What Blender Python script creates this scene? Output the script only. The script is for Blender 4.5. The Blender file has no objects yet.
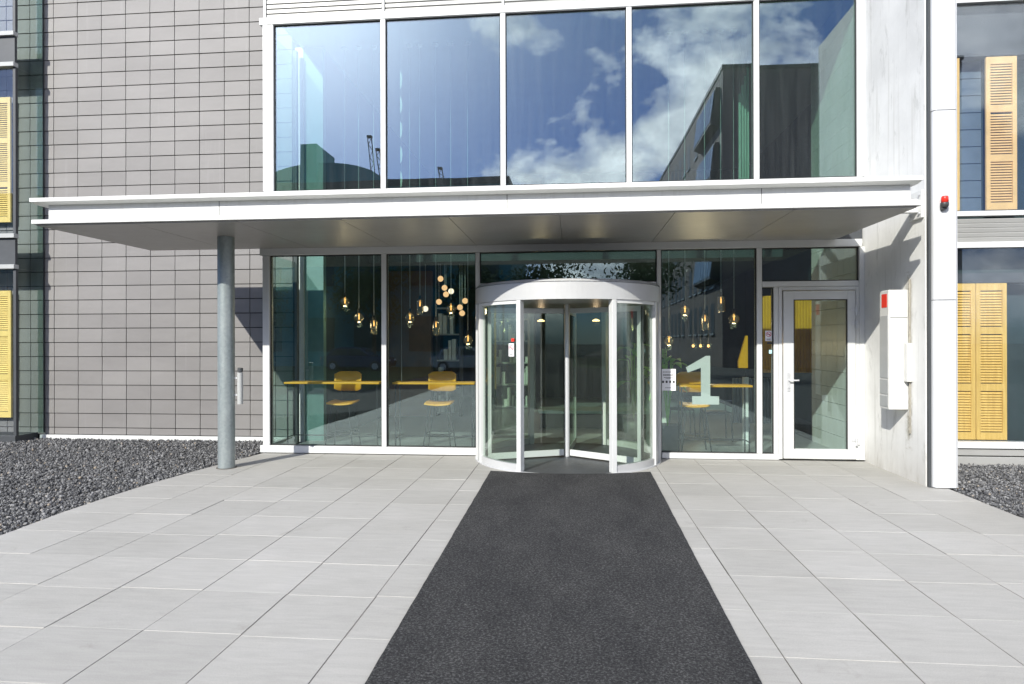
import bpy, bmesh, math, random
import numpy as np
from mathutils import Vector, Matrix

random.seed(7)
rng = np.random.default_rng(11)
scene = bpy.context.scene
COL = scene.collection
PI = math.pi

# ------------------------------------------------------------------ materials
def new_mat(name):
    m = bpy.data.materials.new(name)
    m.use_nodes = True
    nt = m.node_tree
    nt.nodes.clear()
    out = nt.nodes.new('ShaderNodeOutputMaterial')
    return m, nt, out

def N(nt, kind, **kw):
    n = nt.nodes.new(kind)
    for k, v in kw.items():
        setattr(n, k, v)
    return n

def ramp(nt, src, stops):
    r = nt.nodes.new('ShaderNodeValToRGB')
    el = r.color_ramp.elements
    while len(el) < len(stops):
        el.new(0.5)
    for e, (p, c) in zip(el, stops):
        e.position = p
        e.color = c if len(c) == 4 else (*c, 1)
    nt.links.new(src, r.inputs[0])
    return r.outputs[0]

def coords(nt, scale=(1, 1, 1), space='Object'):
    tc = nt.nodes.new('ShaderNodeTexCoord')
    mp = nt.nodes.new('ShaderNodeMapping')
    mp.inputs['Scale'].default_value = scale
    nt.links.new(tc.outputs[space], mp.inputs[0])
    return mp.outputs[0]

def world_pos(nt, scale=(1, 1, 1)):
    g = nt.nodes.new('ShaderNodeNewGeometry')
    mp = nt.nodes.new('ShaderNodeMapping')
    mp.inputs['Scale'].default_value = scale
    nt.links.new(g.outputs['Position'], mp.inputs[0])
    return mp.outputs[0]

def noise(nt, vec, scale, detail=6, rough=0.6, dist=0.0):
    n = nt.nodes.new('ShaderNodeTexNoise')
    n.inputs['Scale'].default_value = scale
    n.inputs['Detail'].default_value = detail
    n.inputs['Roughness'].default_value = rough
    n.inputs['Distortion'].default_value = dist
    nt.links.new(vec, n.inputs['Vector'])
    return n.outputs['Fac']

def mixc(nt, fac, a, b, mode='MIX'):
    m = nt.nodes.new('ShaderNodeMix')
    m.data_type = 'RGBA'
    m.blend_type = mode
    for sock, v in ((m.inputs[0], fac), (m.inputs[6], a), (m.inputs[7], b)):
        if isinstance(v, (int, float)):
            sock.default_value = v
        elif isinstance(v, tuple):
            sock.default_value = v if len(v) == 4 else (*v, 1)
        else:
            nt.links.new(v, sock)
    return m.outputs[2]

def math_n(nt, op, a, b=None, c=None):
    m = nt.nodes.new('ShaderNodeMath')
    m.operation = op
    for i, v in enumerate((a, b, c)):
        if v is None:
            continue
        if isinstance(v, (int, float)):
            m.inputs[i].default_value = v
        else:
            nt.links.new(v, m.inputs[i])
    return m.outputs[0]

def bump(nt, height, strength=0.3, dist=0.01):
    b = nt.nodes.new('ShaderNodeBump')
    b.inputs['Strength'].default_value = strength
    b.inputs['Distance'].default_value = dist
    nt.links.new(height, b.inputs['Height'])
    return b.outputs[0]

def principled(nt, out, color, rough=0.5, metal=0.0, normal=None, spec=0.5):
    p = nt.nodes.new('ShaderNodeBsdfPrincipled')
    for sock, v in ((p.inputs['Base Color'], color), (p.inputs['Roughness'], rough), (p.inputs['Metallic'], metal)):
        if isinstance(v, (int, float)):
            sock.default_value = v
        elif isinstance(v, tuple):
            sock.default_value = v if len(v) == 4 else (*v, 1)
        else:
            nt.links.new(v, sock)
    p.inputs['Specular IOR Level'].default_value = spec
    if normal is not None:
        nt.links.new(normal, p.inputs['Normal'])
    nt.links.new(p.outputs[0], out.inputs[0])
    return p

def simple(name, col, rough=0.5, metal=0.0, var=0.12, scale=6.0, bmp=0.0, spec=0.5):
    m, nt, out = new_mat(name)
    v = world_pos(nt)
    n = noise(nt, v, scale, 5, 0.6)
    c = ramp(nt, n, [(0.25, tuple(x * (1 - var) for x in col)), (0.75, tuple(min(1, x * (1 + var)) for x in col))])
    nn = noise(nt, v, scale * 7, 4)
    nrm = bump(nt, nn, bmp, 0.002) if bmp else None
    r = math_n(nt, 'MULTIPLY_ADD', nn, 0.16, rough - 0.08)
    principled(nt, out, c, r, metal, nrm, spec)
    return m

def emissive(name, col, strength):
    m, nt, out = new_mat(name)
    e = nt.nodes.new('ShaderNodeEmission')
    e.inputs[0].default_value = (*col, 1)
    e.inputs[1].default_value = strength
    nt.links.new(e.outputs[0], out.inputs[0])
    return m

def glass_mat(name, r0, tint, refl, dirt=0.03, rough=0.0, wav=0.0):
    """thin coated architectural pane: mirror share r0 (rising at grazing angles), the rest passes tinted"""
    m, nt, out = new_mat(name)
    tr = nt.nodes.new('ShaderNodeBsdfTransparent')
    tr.inputs[0].default_value = (*tint, 1)
    gl = nt.nodes.new('ShaderNodeBsdfGlossy')
    gl.inputs[0].default_value = (*refl, 1)
    gl.inputs['Roughness'].default_value = rough
    if wav:
        nz = noise(nt, world_pos(nt), 0.8, 1, 0.4)
        nt.links.new(bump(nt, nz, wav, 0.02), gl.inputs['Normal'])
    lw = nt.nodes.new('ShaderNodeLayerWeight')
    lw.inputs[0].default_value = 0.5
    f = math_n(nt, 'POWER', lw.outputs['Facing'], 4.0)
    f = math_n(nt, 'MULTIPLY_ADD', f, 1 - r0, r0)
    mx = nt.nodes.new('ShaderNodeMixShader')
    nt.links.new(f, mx.inputs[0])
    nt.links.new(tr.outputs[0], mx.inputs[1])
    nt.links.new(gl.outputs[0], mx.inputs[2])
    last = mx.outputs[0]
    if dirt:
        d = nt.nodes.new('ShaderNodeBsdfDiffuse')
        d.inputs[0].default_value = (0.75, 0.77, 0.78, 1)
        g = nt.nodes.new('ShaderNodeNewGeometry')
        streak = noise(nt, world_pos(nt, (14, 14, 0.6)), 1.0, 5, 0.65)
        spots = noise(nt, world_pos(nt), 30.0, 3, 0.6)
        a = ramp(nt, streak, [(0.42, (0, 0, 0)), (0.8, (1, 1, 1))])
        b = ramp(nt, spots, [(0.66, (0, 0, 0)), (0.74, (1, 1, 1))])
        s = math_n(nt, 'MAXIMUM', a, math_n(nt, 'MULTIPLY', b, 0.9))
        s = math_n(nt, 'MULTIPLY_ADD', s, dirt, dirt * 0.4)
        m2 = nt.nodes.new('ShaderNodeMixShader')
        nt.links.new(s, m2.inputs[0])
        nt.links.new(last, m2.inputs[1])
        nt.links.new(d.outputs[0], m2.inputs[2])
        last = m2.outputs[0]
    nt.links.new(last, out.inputs[0])
    return m

M = {}
M['white_alu'] = simple('white_powder_coat', (0.60, 0.61, 0.60), 0.38, 0, 0.035, 2.5, 0.04)
M['white_steel'] = simple('canopy_white_coat', (0.67, 0.675, 0.655), 0.42, 0, 0.06, 1.1, 0.05)
M['silver'] = simple('silver_anodised', (0.62, 0.63, 0.64), 0.33, 0.35, 0.05, 3, 0.03)
M['dark_rubber'] = simple('black_gasket', (0.02, 0.021, 0.022), 0.7)
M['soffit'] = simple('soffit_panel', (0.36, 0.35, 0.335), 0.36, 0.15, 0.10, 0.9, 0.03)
M['galv'] = None
M['glass_up'] = glass_mat('coated_glass', 0.17, (0.68, 0.82, 0.76), (0.84, 0.91, 1.0), 0.02, 0.0, 0.07)
M['glass_low'] = glass_mat('clear_tinted_glass', 0.10, (0.86, 0.93, 0.91), (0.80, 0.94, 0.97), 0.003, 0.0, 0.05)
M['glass_door'] = glass_mat('drum_glass', 0.06, (0.90, 0.95, 0.91), (0.90, 0.96, 0.92), 0.01)
M['glass_side'] = glass_mat('greenish_side_glass', 0.03, (0.84, 0.90, 0.87), (0.85, 0.95, 0.9), 0.005)
M['glass_right'] = glass_mat('shopfront_glass', 0.05, (0.94, 0.96, 0.97), (0.85, 0.93, 1.0), 0.006)
M['yellow'] = simple('yellow_lacquer', (0.86, 0.42, 0.025), 0.4, 0, 0.08, 4, 0.04)
M['yellow_slat'] = simple('yellow_stained_slat', (0.86, 0.42, 0.025), 0.55, 0, 0.15, 3, 0.08)
M['black_steel'] = simple('black_steel', (0.025, 0.026, 0.028), 0.4, 0.3)
M['dark_wall'] = simple('dark_lobby_paint', (0.022, 0.040, 0.042), 0.75, 0, 0.2, 1.5, 0.05)
M['teal_wall'] = simple('teal_lobby_paint', (0.16, 0.33, 0.31), 0.7, 0, 0.1, 1.5, 0.05)
M['white_paint'] = simple('white_lobby_paint', (0.75, 0.76, 0.75), 0.6, 0, 0.05, 1.5, 0.03)
M['mint'] = simple('mint_paint', (0.42, 0.60, 0.52), 0.4)
M['white_tile'] = simple('pale_glazed_tile', (0.66, 0.68, 0.66), 0.4, 0, 0.08, 3)
M['lobby_floor'] = simple('lobby_screed', (0.30, 0.31, 0.31), 0.35, 0, 0.15, 1.2, 0.05)
M['brown_wood'] = simple('brown_veneer', (0.16, 0.085, 0.035), 0.5, 0, 0.25, 3, 0.06)
M['dark_grey'] = simple('anthracite_paint', (0.05, 0.055, 0.06), 0.5, 0, 0.15, 3)
M['ceiling'] = simple('lobby_ceiling_paint', (0.5, 0.52, 0.52), 0.8, 0, 0.06, 2)
M['clear_bulb'] = glass_mat('lamp_glass', 0.20, (0.80, 0.76, 0.62), (1, 0.95, 0.85), 0.05)
M['filament'] = emissive('glowing_filament', (1.0, 0.45, 0.13), 3.2)
M['opal_warm'] = emissive('lit_amber_glass', (1.0, 0.56, 0.27), 1.1)
M['opal_white'] = emissive('lit_opal_glass', (1.0, 0.80, 0.60), 1.5)
M['downlight'] = emissive('lit_downlight', (1.0, 0.70, 0.30), 2.6)
M['leaf'] = simple('indoor_leaf', (0.22, 0.52, 0.06), 0.4, 0, 0.35, 5)
M['frost'] = simple('frosted_film', (0.66, 0.62, 0.60), 0.7, 0, 0.03, 4)
M['paper'] = simple('white_paper', (0.80, 0.80, 0.81), 0.6, 0, 0.02, 4)
M['ink'] = simple('black_ink', (0.02, 0.02, 0.022), 0.6)
M['red'] = simple('red_plastic', (0.75, 0.03, 0.015), 0.35, 0, 0.05)
M['red_ink'] = simple('red_print', (0.62, 0.10, 0.12), 0.6)
M['cyan'] = simple('pale_cyan_label', (0.45, 0.75, 0.78), 0.5)
M['grey_plastic'] = simple('grey_plastic', (0.38, 0.39, 0.385), 0.45, 0, 0.06)
M['dark_plastic'] = simple('dark_plastic', (0.045, 0.045, 0.045), 0.45)
M['white_box'] = simple('cream_white_enclosure', (0.62, 0.62, 0.59), 0.42, 0, 0.06, 5, 0.03)
M['rusty'] = simple('rusted_conduit', (0.30, 0.28, 0.23), 0.8, 0, 0.4, 14)
M['asphalt'] = simple('plaza_asphalt', (0.055, 0.055, 0.058), 0.85, 0, 0.25, 3, 0.3)
M['lawn'] = simple('lawn', (0.05, 0.085, 0.025), 0.9, 0, 0.35, 2, 0.4)
M['bark'] = simple('bark', (0.10, 0.075, 0.05), 0.85, 0, 0.3, 6, 0.4)
M['crown'] = simple('tree_leaf', (0.055, 0.10, 0.03), 0.5, 0, 0.4, 3)
M['hall_clad'] = simple('dark_hall_cladding', (0.025, 0.20, 0.26), 0.6, 0, 0.2, 0.6)
M['hall_glass'] = simple('hall_window_glass', (0.03, 0.06, 0.075), 0.1)
M['oriel_glass'] = simple('oriel_glass', (0.20, 0.27, 0.28), 0.15)
M['window_dark'] = simple('dark_window_glass', (0.008, 0.009, 0.010), 0.45, 0, 0.1, 1)
M['window_pale'] = simple('pale_window_frame', (0.5, 0.55, 0.55), 0.4)
M['shutter'] = None

# galvanised steel post
m, nt, out = new_mat('galvanised_steel')
v = world_pos(nt)
vor = N(nt, 'ShaderNodeTexVoronoi'); vor.inputs['Scale'].default_value = 34
nt.links.new(v, vor.inputs['Vector'])
n1 = noise(nt, world_pos(nt, (3, 3, 0.8)), 3.0, 6)
base = ramp(nt, n1, [(0.3, (0.235, 0.275, 0.28)), (0.7, (0.33, 0.365, 0.365))])
sp = ramp(nt, vor.outputs['Color'], [(0.0, (0.88, 0.88, 0.88)), (1.0, (1.05, 1.05, 1.05))])
principled(nt, out, mixc(nt, 1.0, base, sp, 'MULTIPLY'), 0.42, 0.35)
M['galv'] = m

# facade tiles: random tone per tile (attribute), fine vertical ribs
m, nt, out = new_mat('ribbed_grey_tile')
at = N(nt, 'ShaderNodeAttribute', attribute_name='tone')
c = ramp(nt, at.outputs['Fac'], [(0, (0.163, 0.156, 0.152)), (1, (0.202, 0.194, 0.188))])
soil = noise(nt, world_pos(nt, (0.5, 0.5, 1.4)), 1.6, 6, 0.65)
c = mixc(nt, 0.35, c, ramp(nt, soil, [(0.3, (0.155, 0.148, 0.143)), (0.7, (0.250, 0.240, 0.232))]))
streak = noise(nt, world_pos(nt, (9, 9, 0.35)), 1.0, 4, 0.6)
c = mixc(nt, ramp(nt, streak, [(0.60, (0, 0, 0)), (0.78, (0.35, 0.35, 0.35))]), c, (0.27, 0.26, 0.26))
w = N(nt, 'ShaderNodeTexWave', wave_type='BANDS', bands_direction='X')
w.inputs['Scale'].default_value = 18
nt.links.new(world_pos(nt), w.inputs['Vector'])
principled(nt, out, c, 0.55, 0, bump(nt, w.outputs['Fac'], 0.35, 0.003))
M['tile'] = m
M['tile_back'] = simple('black_tile_joint', (0.012, 0.012, 0.013), 0.9)

def weathered(name, col, rough, amount):
    m, nt, out = new_mat(name)
    big = noise(nt, world_pos(nt), 1.1, 6, 0.6)
    c = ramp(nt, big, [(0.25, tuple(x * 0.95 for x in col)), (0.75, tuple(min(1, x * 1.03) for x in col))])
    run = noise(nt, world_pos(nt, (16, 16, 0.8)), 1.0, 5, 0.62)
    c = mixc(nt, ramp(nt, run, [(0.52, (0, 0, 0)), (0.80, (amount,) * 3)]), c, (0.40, 0.39, 0.35))
    spk = noise(nt, world_pos(nt), 38, 4, 0.7)
    c = mixc(nt, ramp(nt, spk, [(0.70, (0, 0, 0)), (0.78, (amount * 0.8,) * 3)]), c, (0.36, 0.35, 0.32))
    principled(nt, out, c, math_n(nt, 'MULTIPLY_ADD', big, 0.2, rough - 0.1), 0, bump(nt, noise(nt, world_pos(nt), 2.2, 2), 0.06, 0.01))
    return m
M['white_steel'] = weathered('canopy_white_coat_weathered', (0.67, 0.675, 0.655), 0.42, 0.30)
M['column_w'] = weathered('column_coat_weathered', (0.565, 0.575, 0.58), 0.38, 0.22)
# ribbed cladding sheet (real ribs are modelled)
M['clad'] = simple('pale_metal_cladding', (0.36, 0.36, 0.345), 0.45, 0.15, 0.06, 2)

# painted concrete side wall with stains
m, nt, out = new_mat('stained_white_concrete')
wp = world_pos(nt)
big = noise(nt, wp, 1.1, 8, 0.62)
c = ramp(nt, big, [(0.25, (0.63, 0.63, 0.61)), (0.62, (0.80, 0.80, 0.775))])
blot = noise(nt, world_pos(nt, (1, 2.2, 0.75)), 2.3, 9, 0.72, 0.4)
c = mixc(nt, ramp(nt, blot, [(0.565, (0, 0, 0)), (0.67, (0.6, 0.6, 0.6))]), c, (0.47, 0.47, 0.44))
run = noise(nt, world_pos(nt, (1, 12, 0.45)), 1.3, 6, 0.6)
c = mixc(nt, ramp(nt, run, [(0.56, (0, 0, 0)), (0.76, (0.5, 0.5, 0.5))]), c, (0.42, 0.41, 0.36))
sx = N(nt, 'ShaderNodeSeparateXYZ'); nt.links.new(wp, sx.inputs[0])
# soiling along the foot of the wall and rust round the wall box: wear with a place of its own
foot = math_n(nt, 'MULTIPLY', math_n(nt, 'SUBTRACT', 0.42, sx.outputs['Z']), 1.6)
foot = math_n(nt, 'MULTIPLY', math_n(nt, 'MAXIMUM', foot, 0.0), math_n(nt, 'MULTIPLY', blot, 1.3))
c = mixc(nt, foot, c, (0.36, 0.33, 0.28))
dy = math_n(nt, 'ABSOLUTE', math_n(nt, 'SUBTRACT', sx.outputs['Y'], 8.03))
band = math_n(nt, 'MAXIMUM', math_n(nt, 'SUBTRACT', 1.0, math_n(nt, 'MULTIPLY', dy, 9.0)), 0.0)
inz = math_n(nt, 'MULTIPLY', math_n(nt, 'LESS_THAN', sx.outputs['Z'], 2.45), math_n(nt, 'GREATER_THAN', sx.outputs['Z'], 0.35))
rust = math_n(nt, 'MULTIPLY', math_n(nt, 'MULTIPLY', band, inz), ramp(nt, noise(nt, wp, 7, 8, 0.7), [(0.42, (0, 0, 0)), (0.62, (1, 1, 1))]))
c = mixc(nt, math_n(nt, 'MULTIPLY', rust, 0.8), c, (0.22, 0.19, 0.11))
principled(nt, out, c, 0.75, 0, bump(nt, noise(nt, wp, 22, 6), 0.25, 0.004))
M['side_wall'] = m

# white column cladding
M['column'] = M['column_w']
M['column_plain'] = simple('white_column_coat', (0.585, 0.60, 0.605), 0.35, 0, 0.035, 1.5, 0.04)

# paving slabs
m, nt, out = new_mat('grey_paving_slab')
at = N(nt, 'ShaderNodeAttribute', attribute_name='tone')
c = ramp(nt, at.outputs['Fac'], [(0, (0.384, 0.377, 0.353)), (1, (0.424, 0.416, 0.391))])
grain = noise(nt, world_pos(nt, (2.0, 14, 1)), 1.6, 9, 0.68, 0.5)
c = mixc(nt, 0.8, c, ramp(nt, grain, [(0.25, (0.84, 0.84, 0.84)), (0.75, (1.12, 1.12, 1.12))]), 'MULTIPLY')
fine = noise(nt, world_pos(nt), 160, 3, 0.7)
c = mixc(nt, 0.7, c, ramp(nt, fine, [(0.3, (0.80, 0.80, 0.79)), (0.7, (1.14, 1.14, 1.14))]), 'MULTIPLY')
patch = noise(nt, world_pos(nt), 0.55, 7, 0.62)
c = mixc(nt, 0.9, c, ramp(nt, patch, [(0.28, (0.86, 0.853, 0.83)), (0.72, (1.06, 1.06, 1.06))]), 'MULTIPLY')
stain = noise(nt, world_pos(nt), 2.4, 8, 0.7, 0.6)
c = mixc(nt, ramp(nt, stain, [(0.62, (0, 0, 0)), (0.72, (0.42, 0.42, 0.42))]), c, (0.20, 0.185, 0.155))
principled(nt, out, c, 0.72, 0, bump(nt, fine, 0.12, 0.002))
M['slab'] = m
M['joint_dark'] = simple('dark_joint_sand', (0.13, 0.12, 0.105), 0.95, 0, 0.5, 3)
M['joint_light'] = simple('pale_joint_mortar', (0.455, 0.452, 0.43), 0.9, 0, 0.25, 2)

# door mat
m, nt, out = new_mat('black_coir_mat')
fine = noise(nt, world_pos(nt), 70, 4, 0.85)
c = ramp(nt, fine, [(0.34, (0.013, 0.0132, 0.0135)), (0.52, (0.040, 0.0405, 0.041)), (0.68, (0.135, 0.136, 0.136))])
dust = noise(nt, world_pos(nt, (1.2, 0.5, 1)), 2.2, 6, 0.65)
c = mixc(nt, 0.9, c, ramp(nt, dust, [(0.3, (0.78, 0.78, 0.79)), (0.72, (1.45, 1.43, 1.38))]), 'MULTIPLY')
fl = noise(nt, world_pos(nt), 26, 3, 0.6)
c = mixc(nt, ramp(nt, fl, [(0.735, (0, 0, 0)), (0.76, (0.55, 0.55, 0.55))]), c, (0.30, 0.29, 0.26))
principled(nt, out, c, 0.95, 0, bump(nt, fine, 0.9, 0.012), 0.2)
M['mat'] = m

# gravel
m, nt, out = new_mat('crushed_basalt')
at = N(nt, 'ShaderNodeAttribute', attribute_name='tone')
c = ramp(nt, at.outputs['Fac'], [(0, (0.045, 0.046, 0.049)), (0.6, (0.125, 0.126, 0.128)), (0.97, (0.25, 0.25, 0.25)), (0.992, (0.30, 0.25, 0.19))])
principled(nt, out, c, 0.8, 0, bump(nt, noise(nt, world_pos(nt), 90, 4), 0.3, 0.003))
M['gravel'] = m
M['gravel_bed'] = simple('gravel_bed', (0.05, 0.05, 0.052), 0.95, 0, 0.5, 30, 0.5)

# louvre shutter wood (yellow)
m, nt, out = new_mat('yellow_shutter_wood')
g = noise(nt, world_pos(nt, (30, 30, 2)), 1.0, 5, 0.6)
principled(nt, out, ramp(nt, g, [(0.3, (0.60, 0.37, 0.085)), (0.7, (0.78, 0.52, 0.15))]), 0.5)
M['shutter'] = m
M['shutter_lemon'] = simple('lemon_shutter_wood', (0.78, 0.58, 0.17), 0.5, 0, 0.1, 6)
M['shutter_pale'] = simple('pale_shutter_wood', (0.72, 0.47, 0.19), 0.5, 0, 0.12, 6)

# brick for the office block across the plaza
m, nt, out = new_mat('dark_brick')
br = N(nt, 'ShaderNodeTexBrick')
br.inputs['Scale'].default_value = 4.0
br.inputs['Color1'].default_value = (0.20, 0.155, 0.14, 1)
br.inputs['Color2'].default_value = (0.25, 0.20, 0.185, 1)
br.inputs['Mortar'].default_value = (0.22, 0.2, 0.19, 1)
g = N(nt, 'ShaderNodeNewGeometry'); sx = N(nt, 'ShaderNodeSeparateXYZ'); cx = N(nt, 'ShaderNodeCombineXYZ')
nt.links.new(g.outputs['Position'], sx.inputs[0])
nt.links.new(math_n(nt, 'ADD', sx.outputs['X'], sx.outputs['Y']), cx.inputs[0])
nt.links.new(sx.outputs['Z'], cx.inputs[1])
nt.links.new(cx.outputs[0], br.inputs['Vector'])
principled(nt, out, br.outputs['Color'], 0.8)
M['brick'] = m

# ------------------------------------------------------------------ mesh helpers
class MB:
    def __init__(s):
        s.v = []; s.f = []; s.mi = []; s.sm = []; s.tone = []
        s.cur = 0
    def _add(s, vs, fs, smooth=False, tone=None):
        o = len(s.v)
        s.v += [tuple(p) for p in vs]
        t = random.random() if tone is None else tone
        s.tone += [t] * len(vs)
        for f in fs:
            s.f.append(tuple(i + o for i in f)); s.mi.append(s.cur); s.sm.append(smooth)
        return s
    def box(s, x0, x1, y0, y1, z0, z1, tone=None):
        vs = [(x, y, z) for z in (z0, z1) for y in (y0, y1) for x in (x0, x1)]
        return s._add(vs, [(0, 2, 3, 1), (4, 5, 7, 6), (0, 1, 5, 4), (2, 6, 7, 3), (0, 4, 6, 2), (1, 3, 7, 5)], tone=tone)
    def prism(s, pts, axis, a, b, tone=None):
        """extrude a 2D polygon along axis 'x','y' or 'z' from a to b"""
        def P(p, t):
            return {'x': (t, p[0], p[1]), 'y': (p[0], t, p[1]), 'z': (p[0], p[1], t)}[axis]
        n = len(pts)
        vs = [P(p, a) for p in pts] + [P(p, b) for p in pts]
        fs = [tuple(range(n)), tuple(range(2 * n - 1, n - 1, -1))]
        fs += [(i, i + n, (i + 1) % n + n, (i + 1) % n) for i in range(n)]
        return s._add(vs, fs, tone=tone)
    def tube(s, pts, r, n=10, caps=True, r1=None):
        pts = [Vector(p) for p in pts]
        rings = []
        for i, p in enumerate(pts):
            d = (pts[min(i + 1, len(pts) - 1)] - pts[max(i - 1, 0)]).normalized()
            a = Vector((0, 0, 1)) if abs(d.z) < 0.9 else Vector((1, 0, 0))
            u = d.cross(a).normalized(); w = d.cross(u)
            rr = r if r1 is None else r + (r1 - r) * i / max(1, len(pts) - 1)
            rings.append([p + (u * math.cos(2 * PI * k / n) + w * math.sin(2 * PI * k / n)) * rr for k in range(n)])
        vs = [q for ring in rings for q in ring]
        fs = []
        for i in range(len(pts) - 1):
            for k in range(n):
                fs.append((i * n + k, i * n + (k + 1) % n, (i + 1) * n + (k + 1) % n, (i + 1) * n + k))
        s._add(vs, fs, True)
        if caps:
            s._add(rings[0], [tuple(range(n))]); s._add(rings[-1], [tuple(range(n - 1, -1, -1))])
        return s
    def lathe(s, prof, c, n=24, smooth=True):
        """prof: list of (r, z) from bottom to top round the vertical axis at c"""
        vs = []; fs = []
        for r, z in prof:
            for k in range(n):
                a = 2 * PI * k / n
                vs.append((c[0] + r * math.cos(a), c[1] + r * math.sin(a), c[2] + z))
        for i in range(len(prof) - 1):
            for k in range(n):
                fs.append((i * n + k, i * n + (k + 1) % n, (i + 1) * n + (k + 1) % n, (i + 1) * n + k))
        return s._add(vs, fs, smooth)
    def arc(s, c, r0, r1, a0, a1, z0, z1, n=32):
        """curved wall segment (closed solid) between radii and angles"""
        vs = []
        for i in range(n + 1):
            a = a0 + (a1 - a0) * i / n
            for r, z in ((r0, z0), (r1, z0), (r1, z1), (r0, z1)):
                vs.append((c[0] + r * math.cos(a), c[1] + r * math.sin(a), z))
        fs = []
        for i in range(n):
            for k in range(4):
                fs.append((i * 4 + k, (i + 1) * 4 + k, (i + 1) * 4 + (k + 1) % 4, i * 4 + (k + 1) % 4))
        s._add(vs, fs)
        s._add([vs[k] for k in range(4)], [(0, 1, 2, 3)]); s._add([vs[n * 4 + k] for k in range(4)], [(3, 2, 1, 0)])
        return s
    def rot(s, start, ang, c):
        for i in range(start, len(s.v)):
            x, y, z = s.v[i]; x -= c[0]; y -= c[1]
            s.v[i] = (c[0] + x * math.cos(ang) - y * math.sin(ang), c[1] + x * math.sin(ang) + y * math.cos(ang), z)
        return s
    def build(s, name, mat, parent=None, bevel=0.0, seg=2, origin=None):
        me = bpy.data.meshes.new(name)
        off = Vector(origin) if origin else Vector((0, 0, 0))
        if parent is not None and origin is None:
            off = parent.matrix_world.translation if parent.parent is None else parent.get('_o', Vector((0, 0, 0)))
            off = Vector(off)
        me.from_pydata([tuple(Vector(p) - off) for p in s.v], [], s.f)
        mats = mat if isinstance(mat, (list, tuple)) else [mat]
        for mm in mats:
            me.materials.append(mm)
        me.polygons.foreach_set('material_index', s.mi)
        me.polygons.foreach_set('use_smooth', s.sm)
        a = me.attributes.new('tone', 'FLOAT', 'POINT')
        a.data.foreach_set('value', s.tone)
        bm = bmesh.new(); bm.from_mesh(me)
        bmesh.ops.recalc_face_normals(bm, faces=bm.faces)
        bm.to_mesh(me); bm.free()
        o = bpy.data.objects.new(name, me)
        COL.objects.link(o)
        if parent is not None:
            o.parent = parent
            # every local frame stays axis aligned: only subtract parents' translation
            p = Vector((0, 0, 0)); q = parent
            while q is not None:
                p += q.location; q = q.parent
            o.location = off - p
        else:
            o.location = off
        o['_o'] = tuple(off)
        if bevel:
            b = o.modifiers.new('bevel', 'BEVEL'); b.width = bevel; b.segments = seg; b.limit_method = 'ANGLE'; b.angle_limit = math.radians(40)
        return o

def tag(o, label=None, cat=None, group=None, kind=None):
    if label: o['label'] = label
    if cat: o['category'] = cat
    if group: o['group'] = group
    if kind: o['kind'] = kind
    return o

def thing(name, label, cat, loc=(0, 0, 0), group=None):
    o = bpy.data.objects.new(name, None)
    o.empty_display_size = 0.2
    o.location = loc
    COL.objects.link(o)
    bpy.context.view_layer.update()
    return tag(o, label, cat, group)

def copy_tree(o, parent=None):
    c = o.copy(); COL.objects.link(c)
    if parent is not None: c.parent = parent
    for ch in list(o.children):
        copy_tree(ch, c)
    return c

D = 9.20          # facade plane
TW = 10.34        # tiled wall plane
# ------------------------------------------------------------------ camera
cam = bpy.data.cameras.new('camera')
cam.sensor_width = 36.0
cam.lens = 648 / 1024 * 36
cam.clip_end = 3000
cam.clip_start = 0.05
co = bpy.data.objects.new('camera', cam)
COL.objects.link(co)
yaw = math.atan(61 / 648); roll = 0.0025
co.matrix_world = Matrix.Translation((0, 0, 1.63)) @ Matrix.Rotation(yaw, 4, 'Z') @ Matrix.Rotation(PI / 2, 4, 'X') @ Matrix.Rotation(-roll, 4, 'Z')
scene.camera = co

# ------------------------------------------------------------------ light
to_sun = Vector((-0.48, -1.0, 0.66)).normalized()
sun = bpy.data.lights.new('sun', 'SUN')
sun.energy = 4.4
sun.angle = math.radians(0.5)
sun.color = (1.0, 0.965, 0.875)
so = bpy.data.objects.new('sun', sun)
so.rotation_euler = to_sun.to_track_quat('Z', 'Y').to_euler()
so.location = (-10, -20, 25)
COL.objects.link(so)

wd = bpy.data.worlds.new('World'); scene.world = wd; wd.use_nodes = True
nt = wd.node_tree; nt.nodes.clear()
wo = N(nt, 'ShaderNodeOutputWorld'); bg = N(nt, 'ShaderNodeBackground')
sky = N(nt, 'ShaderNodeTexSky', sky_type='NISHITA')
sky.sun_disc = False
sky.sun_elevation = math.asin(to_sun.z)
sky.sun_rotation = math.atan2(to_sun.x, to_sun.y)
sky.altitude = 0; sky.air_density = 1.0; sky.dust_density = 0.35; sky.ozone_density = 1.6
tc = N(nt, 'ShaderNodeTexCoord')
nrm = N(nt, 'ShaderNodeVectorMath', operation='NORMALIZE'); nt.links.new(tc.outputs['Generated'], nrm.inputs[0])
sep = N(nt, 'ShaderNodeSeparateXYZ'); nt.links.new(nrm.outputs[0], sep.inputs[0])
mp = N(nt, 'ShaderNodeMapping'); mp.inputs['Scale'].default_value = (1, 1, 1.6); mp.inputs['Location'].default_value = (2.682, 7.216, -6.962)
nt.links.new(nrm.outputs[0], mp.inputs[0])
cl = noise(nt, mp.outputs[0], 4.6, 13, 0.56, 0.15)
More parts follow.
